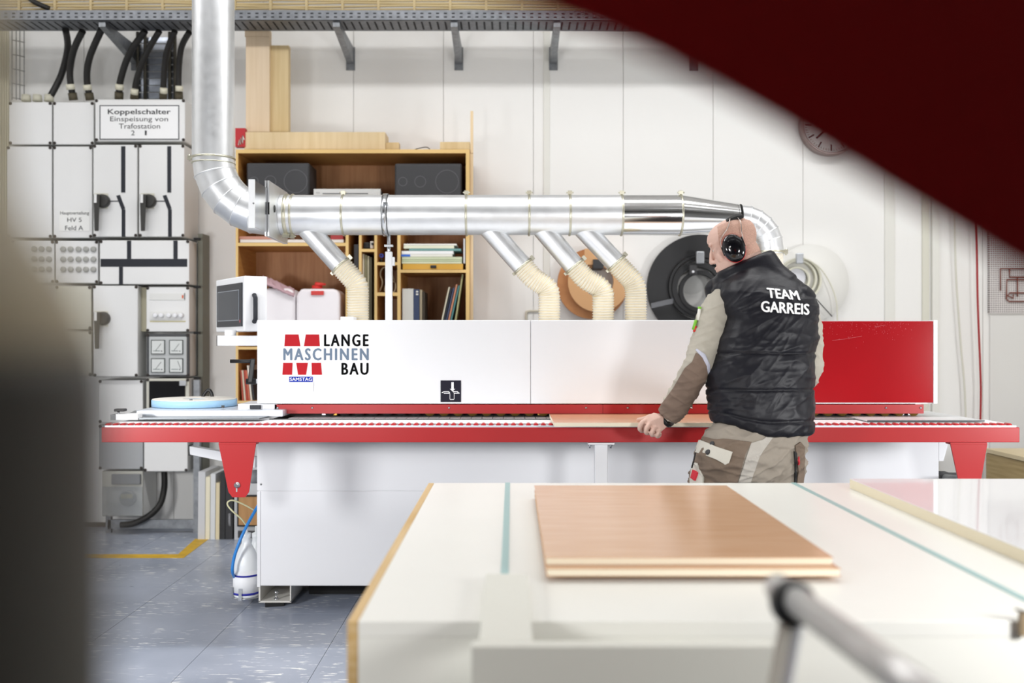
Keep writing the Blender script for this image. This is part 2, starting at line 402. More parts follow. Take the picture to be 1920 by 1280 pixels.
for s, a, b, c, d in (('Hauptverteilung', 113, 167, 396, 404), ('HV 5', 126, 153, 408, 416), ('Feld A', 122, 156, 423, 431.5)):
    text_fit(s, a, b, c, d, 6.6965, INK, e5, .01)
def tape(e, rects, Y):
    for q in rects: MB().pbox(*q, Y - .0015, Y - .0002).build('tape_line', TAPE, e)
YT = 6.66
tape(e6, [(227, 235, 274, 361), (228, 235, 392, 444)], YT); tape(e7, [(313.5, 321, 274, 361), (315, 322, 392, 444)], YT)
for e, o in ((e6, 0), (e7, 87)):
    pts = [(218 + o, 367), (225 + o, 365), (235 + o, 391), (228 + o, 393)]
    MB().prism([(PX(a, YT), PZ(b, YT)) for a, b in pts], YT - .0015, YT - .0002).build('tape_line', TAPE, e)
    MB().pbox(203 + o, 222 + o, 376, 378, YT - .0015, YT - .0002).build('tape_line', TAPE, e)
tape(e10, [(188.5, 351, 485, 500), (238, 246, 451, 484.9), (325, 333, 451, 484.9), (223, 230.5, 500.1, 533)], YT)
KNOB = mat('rotary_knob', '#3b3a38', .5)
def rotary(e, px, py, Y=YT):     # px,py: knob centre
    MB().pbox(px - 14, px + 12, py - 14, py + 15, Y - .008, Y - .0002).build('switch_plate', ENCLB, e, bevel=.002)
    MB().lathe(P(px, py, Y - .045), (0, 1, 0), [(.034, 0), (.044, .006), (.046, .036)], 24).build('switch_knob', KNOB, e)
    q = MB().hexa([P(px - 13, py + 57, Y - .06), P(px - 13, py + 57, Y - .035), P(px - 5, py + 57, Y - .035), P(px - 5, py + 57, Y - .06),
                   P(px - 15, py - 12, Y - .075), P(px - 15, py - 12, Y - .03), P(px - 3, py - 12, Y - .03), P(px - 3, py - 12, Y - .075)])
    q.build('switch_lever', KNOB, e, bevel=.004)
    MB().pbox(px - 14, px - 9, py - 12, py + 4, Y - .079, Y - .076).build('lever_tab', ENCL2, e)
rotary(e6, 190, 376); rotary(e7, 277, 376); rotary(e11, 190, 597)
GLASS = mat('fuse_glass', '#c9c9c3', .15, trans=.3)
for e, xs in ((e9, (117, 131, 146, 160, 174)), (e8, (62, 76, 90))):
    for y in (467, 486, 505):
        for x in xs:
            MB().lathe(P(x, y, 6.684), (0, 1, 0), [(.010, 0), (.014, .004), (.019, .005), (.019, .015)], 16).build('fuse_cap', mat('cap_grey', '#a9a9a4', .3), e)
# e12: fuses
MB().pbox(281, 348, 601.5, 603.5, 6.6785, 6.6798).build('label_strip', mat('label_yellow', '#cfc48e', .6), e12)
MB().pbox(281, 340, 584, 599, 6.674, 6.6798).build('fuse_rail', ENCL, e12)
for x in (289.5, 301, 315, 327, 338): MB().lathe(P(x, 591, 6.648), (0, 1, 0), [(.010, 0), (.015, .004), (.017, .026)], 16).build('fuse_cap', WHITE, e12)
MB().pbox(281, 346, 550, 562, 6.676, 6.6798).build('indicator_strip', ENCL, e12)
MB().pbox(341, 344, 553, 559, 6.674, 6.6759).build('red_indicator', mat('indicator', '#d8704f', .4), e12)
MB().pbox(345.5, 346.5, 549, 562, 6.674, 6.6759).build('mark', TAPE, e12)
# e13: four gauges
MB().pbox(279, 350, 631, 703, 6.668, 6.6798).build('gauge_plate', mat('gauge_plate', '#c3c6c6', .4), e13, bevel=.006)
for (a, c) in ((283, 637), (317, 637), (283, 671.5), (317, 671.5)):
    g = MB().pbox(a, a + 26, c, c + 27, 6.66, 6.6679).build('gauge', mat('gauge_rim', '#38403f', .4), e13)
    MB().pbox(a + 1.5, a + 24.5, c + 1.5, c + 25.5, 6.658, 6.6599).build('dial', mat('gauge_dial', '#dfe2e0', .3), g)
    p = [P(a + 9, c + 20, 6.6575), P(a + 19, c + 7, 6.6575)]
    if c > 650 and a > 300: p = [P(a + 22, c + 20, 6.6575), P(a + 16, c + 5, 6.6575)]
    MB().tube(p, .0013, 6).build('needle', INK, g)
    MB().pbox(a + 4, a + 17, c + 20, c + 21.2, 6.6572, 6.6579).build('dial_text', mat('dial_print', '#6f7c7c', .6), g)
    MB().lathe(P(a + 20, c + 21, 6.6565), (0, 1, 0), [(.004, 0), (.004, .0015)], 10).build('dial_stop', INK, g)
# e14: glazed door
MB().pbox(279, 347, 714, 789, 6.672, 6.6798).build('window', mat('dark_window', '#17171a', .12), e14, bevel=.004)
MB().pbox(336, 349, 713, 723, 6.66, 6.6719).build('latch', STEEL, e14, bevel=.002)
# e18: meter with clear cover
CLEAR = mat('clear_plastic', '#e8ebee', .15, trans=.85, ior=1.2)
m18 = MB().lathe(P(237, 935, 6.66), (0, 1, 0), [(.05, 0), (.055, .02), (.055, .039)], 24).build('meter', mat('meter_body', '#8d8c86', .4), e18)
MB().pbox(226, 248, 926, 934, 6.656, 6.6599).build('meter_scale', mat('meter_scale', '#b7b08a', .5), e18)
MB().pbox(208, 262, 889, 908, 6.67, 6.6998).build('fuse_window', MGREY, e18, bevel=.003)
MB().pbox(191, 267, 912, 966, 6.63, 6.634).build('clear_cover', CLEAR, e18)
# cable glands on e1/e2
for px in (49, 70, 92): MB().cyl(P(px, 190, 6.8), P(px, 178, 6.8), .032, .028, 14).build('cable_gland', mat('gland_beige', '#cfccba', .6), e1 if px < 97 else e2)
MB().box(PX(262, 6.72), PX(272.5, 6.72), 6.74, 6.99, PZ(621, 6.7), PZ(538, 6.7)).build('rear_rail', mat('rail_beige', '#bdb79f', .6), e12)
# ladder and cables feeding the switchboard
def cable(pts, r, label, band=None):
    c = px_curve(pts, 7); o = MB().tube(c, r, 12)
    root = o.build('supply_cable', CABLE, label=label, cat='cable', group='supply cables above the switchboard')
    if band is not None:
        q = P(*band); d = (Vector(c[-1]) - Vector(c[-3])).normalized()
        MB().cyl(q - d * .018, q + d * .018, r * 1.25, None, 14).build('number_band', mat('band_cream', '#dcd8c4', .6), root)
        MB().cyl(Vector(c[-1]) - d * .05, Vector(c[-1]), r * 1.3, None, 14).build('sleeve', mat('sleeve_dark', '#57503f', .7), root)
    return root
cable([(123, 56, 6.55), (127, 90, 6.73), (115, 140, 6.82), (95, 180, 6.8)], .022, 'first black supply cable from the left, slanting to a gland')
cable([(155, 58, 6.55), (138, 95, 6.65), (131, 140, 6.75), (138, 188, 6.8)], .022, 'second black supply cable from the left, above the box pair', (132, 163, 6.75))
cable([(191, 54, 6.55), (169, 105, 6.65), (163, 145, 6.75), (169, 188, 6.8)], .022, 'third black supply cable from the left, ending left of the sign', (164, 164, 6.75))
cable([(272, 58, 6.55), (243, 100, 6.65), (226, 150, 6.75), (223, 186, 6.8)], .022, 'black supply cable above the word Koppelschalter, leftmost of four', (224, 163, 6.75))
cable([(299, 58, 6.55), (272, 105, 6.65), (256, 150, 6.75), (251, 186, 6.8)], .020, 'second of the four black supply cables above the sign', (252, 172, 6.75))
cable([(328, 58, 6.55), (312, 100, 6.65), (307, 150, 6.75), (306, 186, 6.8)], .020, 'third of the four black supply cables above the sign', (307, 170, 6.75))
cable([(355, 60, 6.55), (340, 90, 6.65), (335, 140, 6.75), (336, 186, 6.8)], .020, 'rightmost black supply cable above the sign, beside the steel duct', (336, 166, 6.75))
ld = thing('cable_ladder', P(292, 186, 6.92), 'shiny metal cable ladder behind the black cables above the sign', 'cable ladder')
for px in (258, 272, 318, 328): MB().cyl(P(px, 186, 6.92), P(px, 60, 6.92), .012, None, 8).build('rail', mat('ladder_dark', '#55524a', .4, .8), ld)
for k in range(9):
    MB().pbox(258, 328, 70 + k * 13, 81 + k * 13, 6.94, 6.95).build('plate', mat('ladder_plate', '#aab0bb', .3, .9, var=.3, vscale=30), ld)
wm = thing('wire_basket', P(33, 187, 6.9), 'thin wire basket running up the wall at far left', 'wire basket')
for px in (22, 30, 37, 45): MB().cyl(P(px, 187, 6.92), P(px, 58, 6.92), .0035, None, 6).build('wire', MGREY, wm)
for k in range(5):
    MB().tube([P(22, 75 + k * 27, 6.92), P(34, 77 + k * 27, 6.85), P(46, 80 + k * 27, 6.92)], .0035, 6).build('wire', MGREY, wm)
for i, px in enumerate((1, 5.5, 10, 14.5)):
    MB().cyl(P(px, 990, 6.95), P(px, 58, 6.95), .0075, None, 8).build('pale_conduit', mat('conduit_cream', '#d8d3bb', .6),
        label='thin cream conduit at the far left edge, %s of four side by side' % ('first', 'second', 'third', 'last')[i], cat='conduit', group='cream conduits at the far left')
# steel stand below the switchboard
st = thing('steel_stand', P(362, 985, 6.75), 'galvanised angle steel stand carrying the switchboard', 'stand')
MB().box(PX(362.5, 6.75), PX(374, 6.75), 6.75, 6.79, 0, PZ(712, 6.75)).build('post', GALVD, st)
MB().box(PX(200, 6.75), PX(362, 6.75), 6.76, 6.79, .03, .09).build('rail', GALVD, st)
MB().box(PX(196, 6.75), PX(206, 6.75), 6.76, 6.79, 0, .115).build('post', GALVD, st)
mb = MB().box(PX(377, 6.9), PX(386, 6.9), 6.83, 6.98, .05, PZ(440, 6.9)); mb.build('side_post', mat('post_dark', '#7b7b6f', .6), st)
for py in (447, 537, 623, 708): MB().pbox(363, 374, py - 1.5, py + 3, 6.74, 6.77).build('clip', BLACKM, st)
MB().tube(px_curve([(308, 884, 6.85), (308, 915, 6.82), (300, 945, 6.78), (280, 966, 6.72), (250, 981, 6.7), (226, 984, 6.7)], 7), .021, 12).build(
    'drop_cable', CABLE, label='thick black cable hanging from the lowest switch box to the floor', cat='cable')
MB().tube(px_curve([(376, 756, 5.03), (383, 739, 5.03), (391, 731, 5.03), (397, 738, 5.03), (399, 756, 5.03)], 6), .009, 10).build(
    'plug_cable', BLACK, label='short black cable loop behind the light blue roll', cat='cable')
# ================================================================== wall reels, clock, pegboard
EB1 = mat('wood_edge_band', '#c68c5c', .4, dark='#b97e4f', vscale=20)
EB2 = mat('wood_edge_band_light', '#d8a878', .4)
c = P(1111, 532, 6.92)
rl = thing('edge_band_reel', (c.x, c.y, c.z - .25), 'brown wood-tone edge band coil hanging on the wall behind the hoses', 'reel')
MB().ringdisc(c + Vector((0, -.02, 0)), (0, 1, 0), .16, .245, .06).build('outer_coil', EB1, rl)
MB().ringdisc(c + Vector((.035, -.07, .012)), (0, 1, 0), .105, .21, .05).build('inner_coil', EB2, rl)
MB().pbox(1096, 1135, 466, 496, 6.80, 6.835).build('loose_flap', EB2, rl)
MB().pbox(1112, 1132, 486, 503, 6.78, 6.998).build('wall_bracket', DGREY, rl, bevel=.003)
# black reel
c = P(1313, 538, 6.9)
BB = mat('black_edge_band', '#232325', .5, var=.25, vscale=5)
rl = thing('edge_band_reel', (c.x, c.y, c.z - .36), 'large black edge band coil hanging on the wall left of the worker', 'reel')
MB().ringdisc(c + Vector((0, 0, 0)), (0, 1, 0), .225, .365, .06, 72).build('outer_coil', BB, rl)
for k, (dx, dz, ri, ro, dy) in enumerate(((.0, .0, .205, .222, -.01), (-.002, -.004, .183, .200, -.015), (-.02, -.01, .145, .18, -.02), (-.012, -.03, .115, .142, -.03))):
    MB().ringdisc(c + Vector((dx, dy - .02, dz)), (0, 1, 0), ri, ro, .05, 60).build('coil_turn', BB, rl)
MB().lathe(P(1297, 522, 6.99), (0, 1, 0), [(.11, 0), (.11, .008)], 40).build('backing_disc', mat('disc_pale', '#d9d9d6', .5), rl)
BKT = mat('bracket_alu', '#b9bcc0', .3, .8)
for q, dy in (((1306, 1321, 471, 494), .07), ((1293, 1307, 497, 515), .03)):
    MB().pbox(*q, 6.80 - dy * .2, 6.825).build('holder', BKT if dy > .05 else DGREY, rl, bevel=.006)
    MB().pbox((q[0] + q[1]) / 2 - 2, (q[0] + q[1]) / 2 + 2, (q[2] + q[3]) / 2 - 2, (q[2] + q[3]) / 2 + 2, 6.825, 6.998).build('holder_pin', BKT, rl)
MB().lathe(P(1300, 509, 6.78), (0, 1, 0), [(.008, 0), (.009, .012)], 12).build('screw', WHITE, rl)
a = P(1221, 573, 6.84); b = P(1262, 564, 6.84)
MB().obox((a + b) / 2, b - a, (0, 1, 0), (0, 0, 1), (b - a).length / 2, .004, .018).build('clear_strap', mat('clear_strap', '#4b4c52', .25), rl)
# white reel
c = P(1520, 530, 6.93)
WR = mat('white_edge_band', '#ecebe6', .45); WR2 = mat('cream_edge_band', '#d8d6c4', .45)
rl = thing('edge_band_reel', (c.x, c.y, c.z - .27), 'large white edge band disc on the wall right of the worker', 'reel')
MB().lathe(c + Vector((0, 0, 0)), (0, 1, 0), [(.0, 0), (.265, 0), (.268, .005), (.268, .04), (.0, .04)], 72).build('disc', WR, rl)
for (px, py, r, m) in ((1495, 524, .09, WR2), (1497, 522, .13, WR2), (1500, 524, .152, WR2)):
    q = P(px, py, 6.88); MB().ringdisc(q, (0, 1, 0), r - .012, r, .045, 60).build('coil_turn', m, rl)
MB().lathe(P(1492, 520, 6.91), (0, 1, 0), [(.068, 0), (.07, .004), (.07, .015)], 36).build('hub', mat('hub_white', '#dfe0e6', .4), rl)
MB().pbox(1493.5, 1507, 474, 494, 6.80, 6.83).build('holder', BKT, rl, bevel=.006)
MB().pbox(1499, 1502, 482, 486, 6.83, 6.998).build('holder_pin', BKT, rl)
MB().tube(px_curve([(1506, 483, 6.86), (1535, 500, 6.86), (1556, 530, 6.86), (1568, 565, 6.86), (1570, 604, 6.86)], 6), .0045, 6).build('loose_end', WR2, rl)
MB().tube([P(1530, 560, 6.84), P(1560, 593, 6.84)], .004, 6).build('dark_strip', DGREY, rl)
# clock
c = P(1559, 233, 6.93)
ck = thing('wall_clock', (c.x, c.y, c.z - .21), 'round white wall clock half covered by the blurred red guard', 'clock')
MB().lathe(c, (0, 1, 0), [(.0, .01), (.195, .01), (.196, -.02), (.208, -.022), (.212, -.01), (.212, .06)], 64).build('case', mat('clock_rim', '#b9aaa6', .3, .6), ck)
MB().lathe(c + Vector((0, -.001, 0)), (0, 1, 0), [(.0, .0), (.193, .0), (.193, .008), (0, .008)], 64).build('face', mat('clock_face', '#efe9e6', .4), ck)
for i in range(60):
    a = 2 * math.pi * i / 60; big = i % 5 == 0; r1 = .182; r0 = .138 if big else .168; wd = .009 if big else .0028
    d = Vector((math.sin(a), 0, math.cos(a))); s_ = Vector((math.cos(a), 0, -math.sin(a)))
    MB().obox(c + Vector((0, -.0025, 0)) + d * (r0 + r1) / 2, s_, (0, 1, 0), d, wd / 2, .001, (r1 - r0) / 2).build('hour_mark' if big else 'minute_mark', BLACK, ck)
for a, l, wd in ((R(228), .145, .006), (R(300), .1, .009)):
    d = Vector((math.sin(a), 0, math.cos(a))); s_ = Vector((math.cos(a), 0, -math.sin(a)))
    MB().obox(c + Vector((0, -.006, 0)) + d * l * .42, s_, (0, 1, 0), d, wd, .0012, l * .55).build('clock_hand', BLACK, ck)
# pegboard with wire hooks
def peg_mat():
    m = bpy.data.materials.new('pegboard'); m.use_nodes = True; nt = m.node_tree; b = nt.nodes['Principled BSDF']
    tc = nt.nodes.new('ShaderNodeNewGeometry'); sp = nt.nodes.new('ShaderNodeSeparateXYZ'); nt.links.new(tc.outputs['Position'], sp.inputs[0])
    prev = None
    def M_(op, a, bval=None):
        n = nt.nodes.new('ShaderNodeMath'); n.operation = op
        if hasattr(a, 'links'): nt.links.new(a, n.inputs[0])
        else: n.inputs[0].default_value = a
        if bval is not None:
            if hasattr(bval, 'links'): nt.links.new(bval, n.inputs[1])
            else: n.inputs[1].default_value = bval
        return n.outputs[0]
    def cell(s): return M_('POWER', M_('SUBTRACT', M_('FRACT', M_('MULTIPLY', s, 66.0)), .5), 2)
    d = M_('SQRT', M_('ADD', cell(sp.outputs[0]), cell(sp.outputs[2]))); k = M_('LESS_THAN', d, .27)
    mx = nt.nodes.new('ShaderNodeMixRGB'); nt.links.new(k, mx.inputs[0]); mx.inputs[1].default_value = lin('#d9d4d2'); mx.inputs[2].default_value = lin('#4a3d3e')
    nt.links.new(mx.outputs[0], b.inputs['Base Color']); b.inputs['Roughness'].default_value = .5
    return m
pg = thing('pegboard', P(1910, 587, 6.97), 'perforated white pegboard on the right edge of the wall', 'pegboard')
MB().pbox(1856, 2010, 400, 587, 6.965, 6.998).build('board', peg_mat(), pg)
wr = mat('peg_wire_brown', '#7a3f30', .5)
hk = thing('wire_outline', P(1900, 565, 6.96), 'brown bent wire rack hung on the pegboard', 'wire rack')
for pts in ([(1876, 545), (1876, 503), (1920, 503)], [(1930, 565), (1892, 565), (1887, 560), (1888, 524), (1940, 524)], [(1893, 504), (1893, 519), (1940, 519)], [(1908, 556), (1908, 520)],
            [(1930, 549), (1894, 549), (1889, 554), (1900, 559), (1900, 552)]):
    MB().tube([P(a, b, 6.955) for a, b in pts], .005, 8).build('wire', wr, hk)
MB().tube(px_curve([(1824, -170, 6.9), (1826, 300, 6.9), (1831, 430, 6.9), (1833, 560, 6.9), (1838, 690, 6.9), (1839, 750, 6.9), (1836, 880, 6.9), (1836, 980, 6.9)], 6), .0075, 10).build(
    'red_hose', mat('red_hose', '#a3272b', .45), label='thin red hose hanging down the wall on the right', cat='hose')
MB().tube(px_curve([(1788, -160, 6.94), (1790, 340, 6.94), (1792, 500, 6.94), (1801, 640, 6.94), (1810, 760, 6.94), (1812, 985, 6.94)], 6), .007, 8).build(
    'hanging_cable', mat('cord_cream', '#d9d7ca', .6), label='cream cord hanging down the wall beside the red hose', cat='cord')
MB().tube(px_curve([(988, 640, 6.991), (987, 590, 6.991), (990, 584, 6.991), (1000, 583, 6.991), (1017, 583, 6.991)], 5), .008, 8).build(
    'bent_conduit', mat('conduit_beige', '#cfcaba', .6), label='bent grey pipe on the wall left of the second hose', cat='pipe')
# ================================================================== shelf unit and what stands on it
YS0, YS1 = 6.5, 6.96
sh = thing('shelf_unit', (PX(662, YS0), YS0, PZ(760, YS0)), 'tall open beech shelf unit against the wall behind the steel duct', 'shelf')
def slab(a, b, c, d, Yf=YS0, Yb=YS1, name='shelf', m=WOODS, par=None):
    o = MB().pbox(a, b, c, d, Yf + .0015, Yb).build(name, m, par or sh)
    MB().pbox(a, b, c, d, Yf, Yf + .0014).build('edge_strip', EDGEL, o); return o
zb = 756
slab(442, 446.5, 280, zb, name='side_panel'); slab(873.5, 880.5, 280, zb, name='side_panel')
slab(446.5, 873.5, 280, 287, name='top_panel')
MB().box(PX(442, YS0), PX(880.5, YS0), YS1 + .0005, YS1 + .012, PZ(zb, YS0), PZ(280, YS0)).build('back_panel', WOODSI, sh)
slab(446.5, 648, 455, 461); slab(648, 653.5, 372, zb, name='divider')
slab(653.5, 873.5, 372, 378); slab(446.5, 648, 372, 378)
slab(673, 678, 378, zb, name='divider'); slab(702, 707, 378, zb, name='divider'); slab(745, 751, 378, zb, name='divider')
slab(678, 702, 466.5, 472); slab(707, 745, 491.5, 497); slab(707, 745, 548, 554.5)
slab(751, 873.5, 505.5, 511)
slab(446.5, 648, 650, 655); slab(653.5, 673, 650, 655); slab(678, 702, 650, 655); slab(707, 745, 650, 655); slab(751, 873.5, 650, 655)
slab(446.5, 873.5, zb - 5, zb, name='bottom_panel')
# pinned strips at the right side
MB().pbox(881, 887, 288, 640, 6.52, 6.55).build('wood_strip', WOODL, label='thin wooden strip leaning on the right side of the shelf unit', cat='strip')
dr = MB().pbox(755, 868, 494.5, 505, YS0 + .01, YS1 - .05).build('drawer_tray', WOODY, label='yellow wooden drawer tray with a black pull in the shelf', cat='drawer')
MB().pbox(807, 818, 497, 502.5, YS0 - .004, YS0 + .0099).build('pull', BLACK, dr, bevel=.003)
# base cabinet below
bc = thing('base_cabinet', (PX(560, 6.5), 6.5, 0), 'low cabinet with a framed wooden door half hidden behind the machine', 'cabinet')
MB().box(PX(437, 6.5), PX(880, 6.5), 6.53, 6.96, .0, PZ(zb, 6.5) - .002).build('body', mat('cabinet_grey', '#c5c6c8', .5), bc)
MB().pbox(447, 600, 931, 984, 6.515, 6.5299).build('door', mat('cabinet_wood', '#b98d5c', .5, dark='#a87c4c', vscale=6, stretch=(8, 8, 1)), bc)
for q in ((444.5, 447, 928, 987), (447, 600, 928, 930.5), (447, 600, 984.5, 987)): MB().pbox(*q, 6.512, 6.5298).build('door_frame', BLACKM, bc)
MB().pbox(446, 600, 995, 1008, 6.52, 6.5299).build('dark_base', DGREY, bc)
# boards standing at the left of the cabinet
bm = [(371, 384, 884, '#c9cacd'), (384.8, 393, 894, '#e4ddc4'), (394, 403, 888, '#d3d5d6'), (404, 411, 905, '#d9cba8'), (412, 421.5, 886, '#17171a'), (422.5, 436, 890, '#1d1d21')]
nm = ['tall pale grey board leaning at the left end of the stacked boards', 'cream board second from the left in the row of standing boards',
      'white board in the middle of the row of standing boards', 'short plywood-coloured board beside the black boards',
      'thin black board in the row of standing boards', 'thick black board next to the base cabinet']
for (a, b, c, h), l in zip(bm, nm):
    MB().hexa([P(a, 1011, 6.54), (PX(a, 6.54), 6.8, .0), (PX(b, 6.54), 6.8, .0), P(b, 1011, 6.54),
               P(a + 1, c, 6.58), (PX(a + 1, 6.58), 6.9, PZ(c, 6.58)), (PX(b + 1, 6.58), 6.9, PZ(c, 6.58)), P(b + 1, c, 6.58)]).build(
        'standing_board', mat('board_' + h, h, .5), label=l, cat='board', group='boards standing on edge')
text_fit('WII', 428, 432, 962, 986, 6.5355, mat('board_mark', '#c9c9cc', .5), bpy.data.objects['standing_board.005'])
# on top of the shelf: white and beech lengths
WA = mat('beech_board', '#e3cdb0', .55, dark='#dac2a2', vscale=4, stretch=(8, 8, .5))
WB = mat('beech_board_warm', '#d8c194', .55, dark='#cbb181', vscale=4, stretch=(8, 8, .5))
WC = mat('maple_plank', '#e2cda6', .55, dark='#d2b98c', vscale=3, stretch=(7, 7, .6))
o = MB().pbox(461, 505, 69, 247, 6.63, 6.69).build('wooden_board', WA, label='tall pale wooden board standing upright on top of the shelf', cat='board')
MB().pbox(459, 505, 55, 68.5, 6.63, 6.695).build('cap', WA, o)
MB().pbox(507, 541, 85, 247, 6.66, 6.72).build('wooden_board', WB, label='shorter pale board standing right of the tallest board', cat='board')
MB().pbox(458, 722, 247.5, 279.8, 6.56, 6.75).build('wooden_plank', WC, label='long maple plank lying on edge on top of the shelf', cat='plank')
MB().pbox(722.5, 748, 267, 279.8, 6.6, 6.68).build('wooden_block', WB, label='small wooden offcut at the end of the long plank', cat='block')
MB().pbox(825, 881, 266, 279.8, 6.56, 6.72).build('wooden_offcut', WB, label='short flat wooden offcut at the right end of the shelf top', cat='block')
MB().pbox(882, 887, 208, 287, 6.555, 6.585).build('wood_strip', WOODL, label='thin upright wooden strip at the top right corner of the shelf', cat='strip')
rs = MB().pbox(441, 459.5, 240, 275, 6.55, 6.60).build('red_carton', mat('red_carton', '#b62a30', .5), label='small red carton with white script on the shelf top', cat='carton')
MB().tube([P(a, b, 6.547) for a, b in ((447, 272), (449, 262), (451, 271), (452, 258), (455, 269), (455, 254), (458, 262))], .004, 6).build('script_mark', PAPER, rs)
MB().tube(px_curve([(778, 280, 6.6), (790, 277, 6.6), (800, 276, 6.6), (806, 279.5, 6.6)], 5), .003, 6).build('thin_wire', BLACK, label='thin black wire lying on top of the shelf', cat='wire')
# loudspeakers
SPK = mat('speaker_black', '#3e3e40', .55); SPK2 = mat('speaker_cloth', '#454547', .85)
def speaker(a, b, c, d, dirn, label):
    s = thing('loudspeaker', P((a + b) / 2, d, 6.52), label, 'loudspeaker', 'loudspeakers lying on the top shelf')
    MB().pbox(a, b, c, d, 6.53, 6.78).build('cabinet', SPK, s, bevel=.012, seg=3)
    MB().pbox(a + 2, b - 2, c + 3, d - 1, 6.515, 6.5298).build('grille', SPK2, s, bevel=.006)
    for (t, py, r) in ((.78 if dirn > 0 else .74, .52, .077), (.38, .52, .038), (.12, .52, .03)):
        q = P(a + (b - a) * t, c + (d - c) * py, 6.5128); MB().ringdisc(q, (0, 1, 0), r - .004, r, .0035, 40).build('cone_ring', mat('cone_ring', '#646466', .7), s)
speaker(462, 580, 305, 371.9, 1, 'black loudspeaker lying on its side at the left of the top shelf')
speaker(740, 866, 306, 371.9, 1, 'black loudspeaker lying on its side at the right of the top shelf')
# amplifier
am = thing('amplifier', P(651, 372, 6.5), 'silver stereo amplifier between the two loudspeakers', 'amplifier')
SIL = mat('silver_front', '#e4e3e0', .3, .3)
MB().pbox(589, 712, 354, 371.9, 6.54, 6.85).build('case', DGREY, am, bevel=.003)
MB().pbox(588, 713.5, 354, 371.9, 6.51, 6.5398).build('front_panel', SIL, am, bevel=.002)
MB().pbox(605, 690, 362, 363.5, 6.508, 6.5098).build('slot', TAPE, am)
MB().lathe(P(702, 365, 6.49), (0, 1, 0), [(.012, 0), (.015, .003), (.016, .02)], 20).build('volume_knob', SIL, am)
for x in (616, 626, 645, 664, 675, 685): MB().lathe(P(x, 369, 6.50), (0, 1, 0), [(.006, 0), (.007, .01)], 12).build('button', SIL, am)
MB().lathe(P(597, 369.5, 6.504), (0, 1, 0), [(.005, 0), (.005, .006)], 12).build('power_button', BLACK, am)
text_fit('DUAL', 593, 600, 360, 362.5, 6.5085, MGREY, am)
# canisters
CAN = mat('canister_white', '#f6f1f4', .35); CANL = mat('canister_liquid', '#d9b9c0', .3, trans=.2)
REDCAP = mat('red_cap', '#d5322c', .35)
def canister(a, b, c, d, label, cap, Yf=6.53):
    r = thing('canister', P((a + b) / 2, d, Yf), label, 'canister', 'plastic canisters in the shelf')
    w_ = b - a
    prof = [(a, d), (a, c + 16), (a + 3, c + 8), (a + 9, c + 1), (a + 14, c), (b - 14, c), (b - 6, c + 2), (b - 1, c + 9), (b, c + 16), (b, d)]
    MB().prism([(PX(x, Yf), PZ(y, Yf)) for x, y in prof], Yf, Yf + .22).build('body', CAN, r, bevel=.018, seg=3)
    if cap:
        x = a + w_ * .48
        MB().pbox(x - 12, x + 12, c + 4, c + 12, Yf - .012, Yf - .001).build('label_band', REDCAP, r, bevel=.003)
        q = MB().lathe(P(x, c + .5, Yf + .08), (0, 0, 1), [(.035, 0), (.035, .02), (.028, .024)], 24).build('cap', REDCAP, r)
        MB().tube([P(x - 3, c - 4, Yf + .06), P(x - 2, c - 9, Yf + .05), P(x + 16, c - 8, Yf + .05)], [.012, .014, .006], 12).build('tap', REDCAP, r)
        MB().pbox(a + 1, b - 1, d - 15, d, Yf - .001, Yf + .001).build('liquid_line', CANL, r)
    else:
        MB().lathe(P(a + w_ * .4, c + .5, Yf + .08), (0, 0, 1), [(.035, 0), (.035, .02), (.028, .024)], 24).build('cap', BLACK, r)
    return r
canister(490, 553, 540, 649.5, 'white canister under a pink cloth beside the control box', False)
canister(555, 638, 541, 649.5, 'white canister with a red tap in the shelf', True)
# pink cloth crumpled on the first canister
random.seed(3); mb = MB(); nx, ny = 22, 12
for j in range(ny + 1):
    for i in range(nx + 1):
        u, v = i / nx, j / ny; x = 494 + 58 * u; yb = 518 + 24 * u + 10 * abs(v - .5)
        y = yb + 6 * noise.noise(Vector((u * 5, v * 4, 1))) + 4 * noise.noise(Vector((u * 13, v * 9, 5))) + 14 * (v - .5) ** 2 * 2
        p = P(x, y, 6.5 + .2 * v); mb.v.append((p.x, p.y, p.z))
for j in range(ny):
    for i in range(nx):
        k = j * (nx + 1) + i; mb.face((k, k + 1, k + nx + 2, k + nx + 1), True)
o = mb.build('cloth', mat('pink_cloth', '#c7a5ac', .9), label='crumpled pink cloth draped over the left canister', cat='cloth')
s_ = o.modifiers.new('solid', 'SOLIDIFY'); s_.thickness = .012
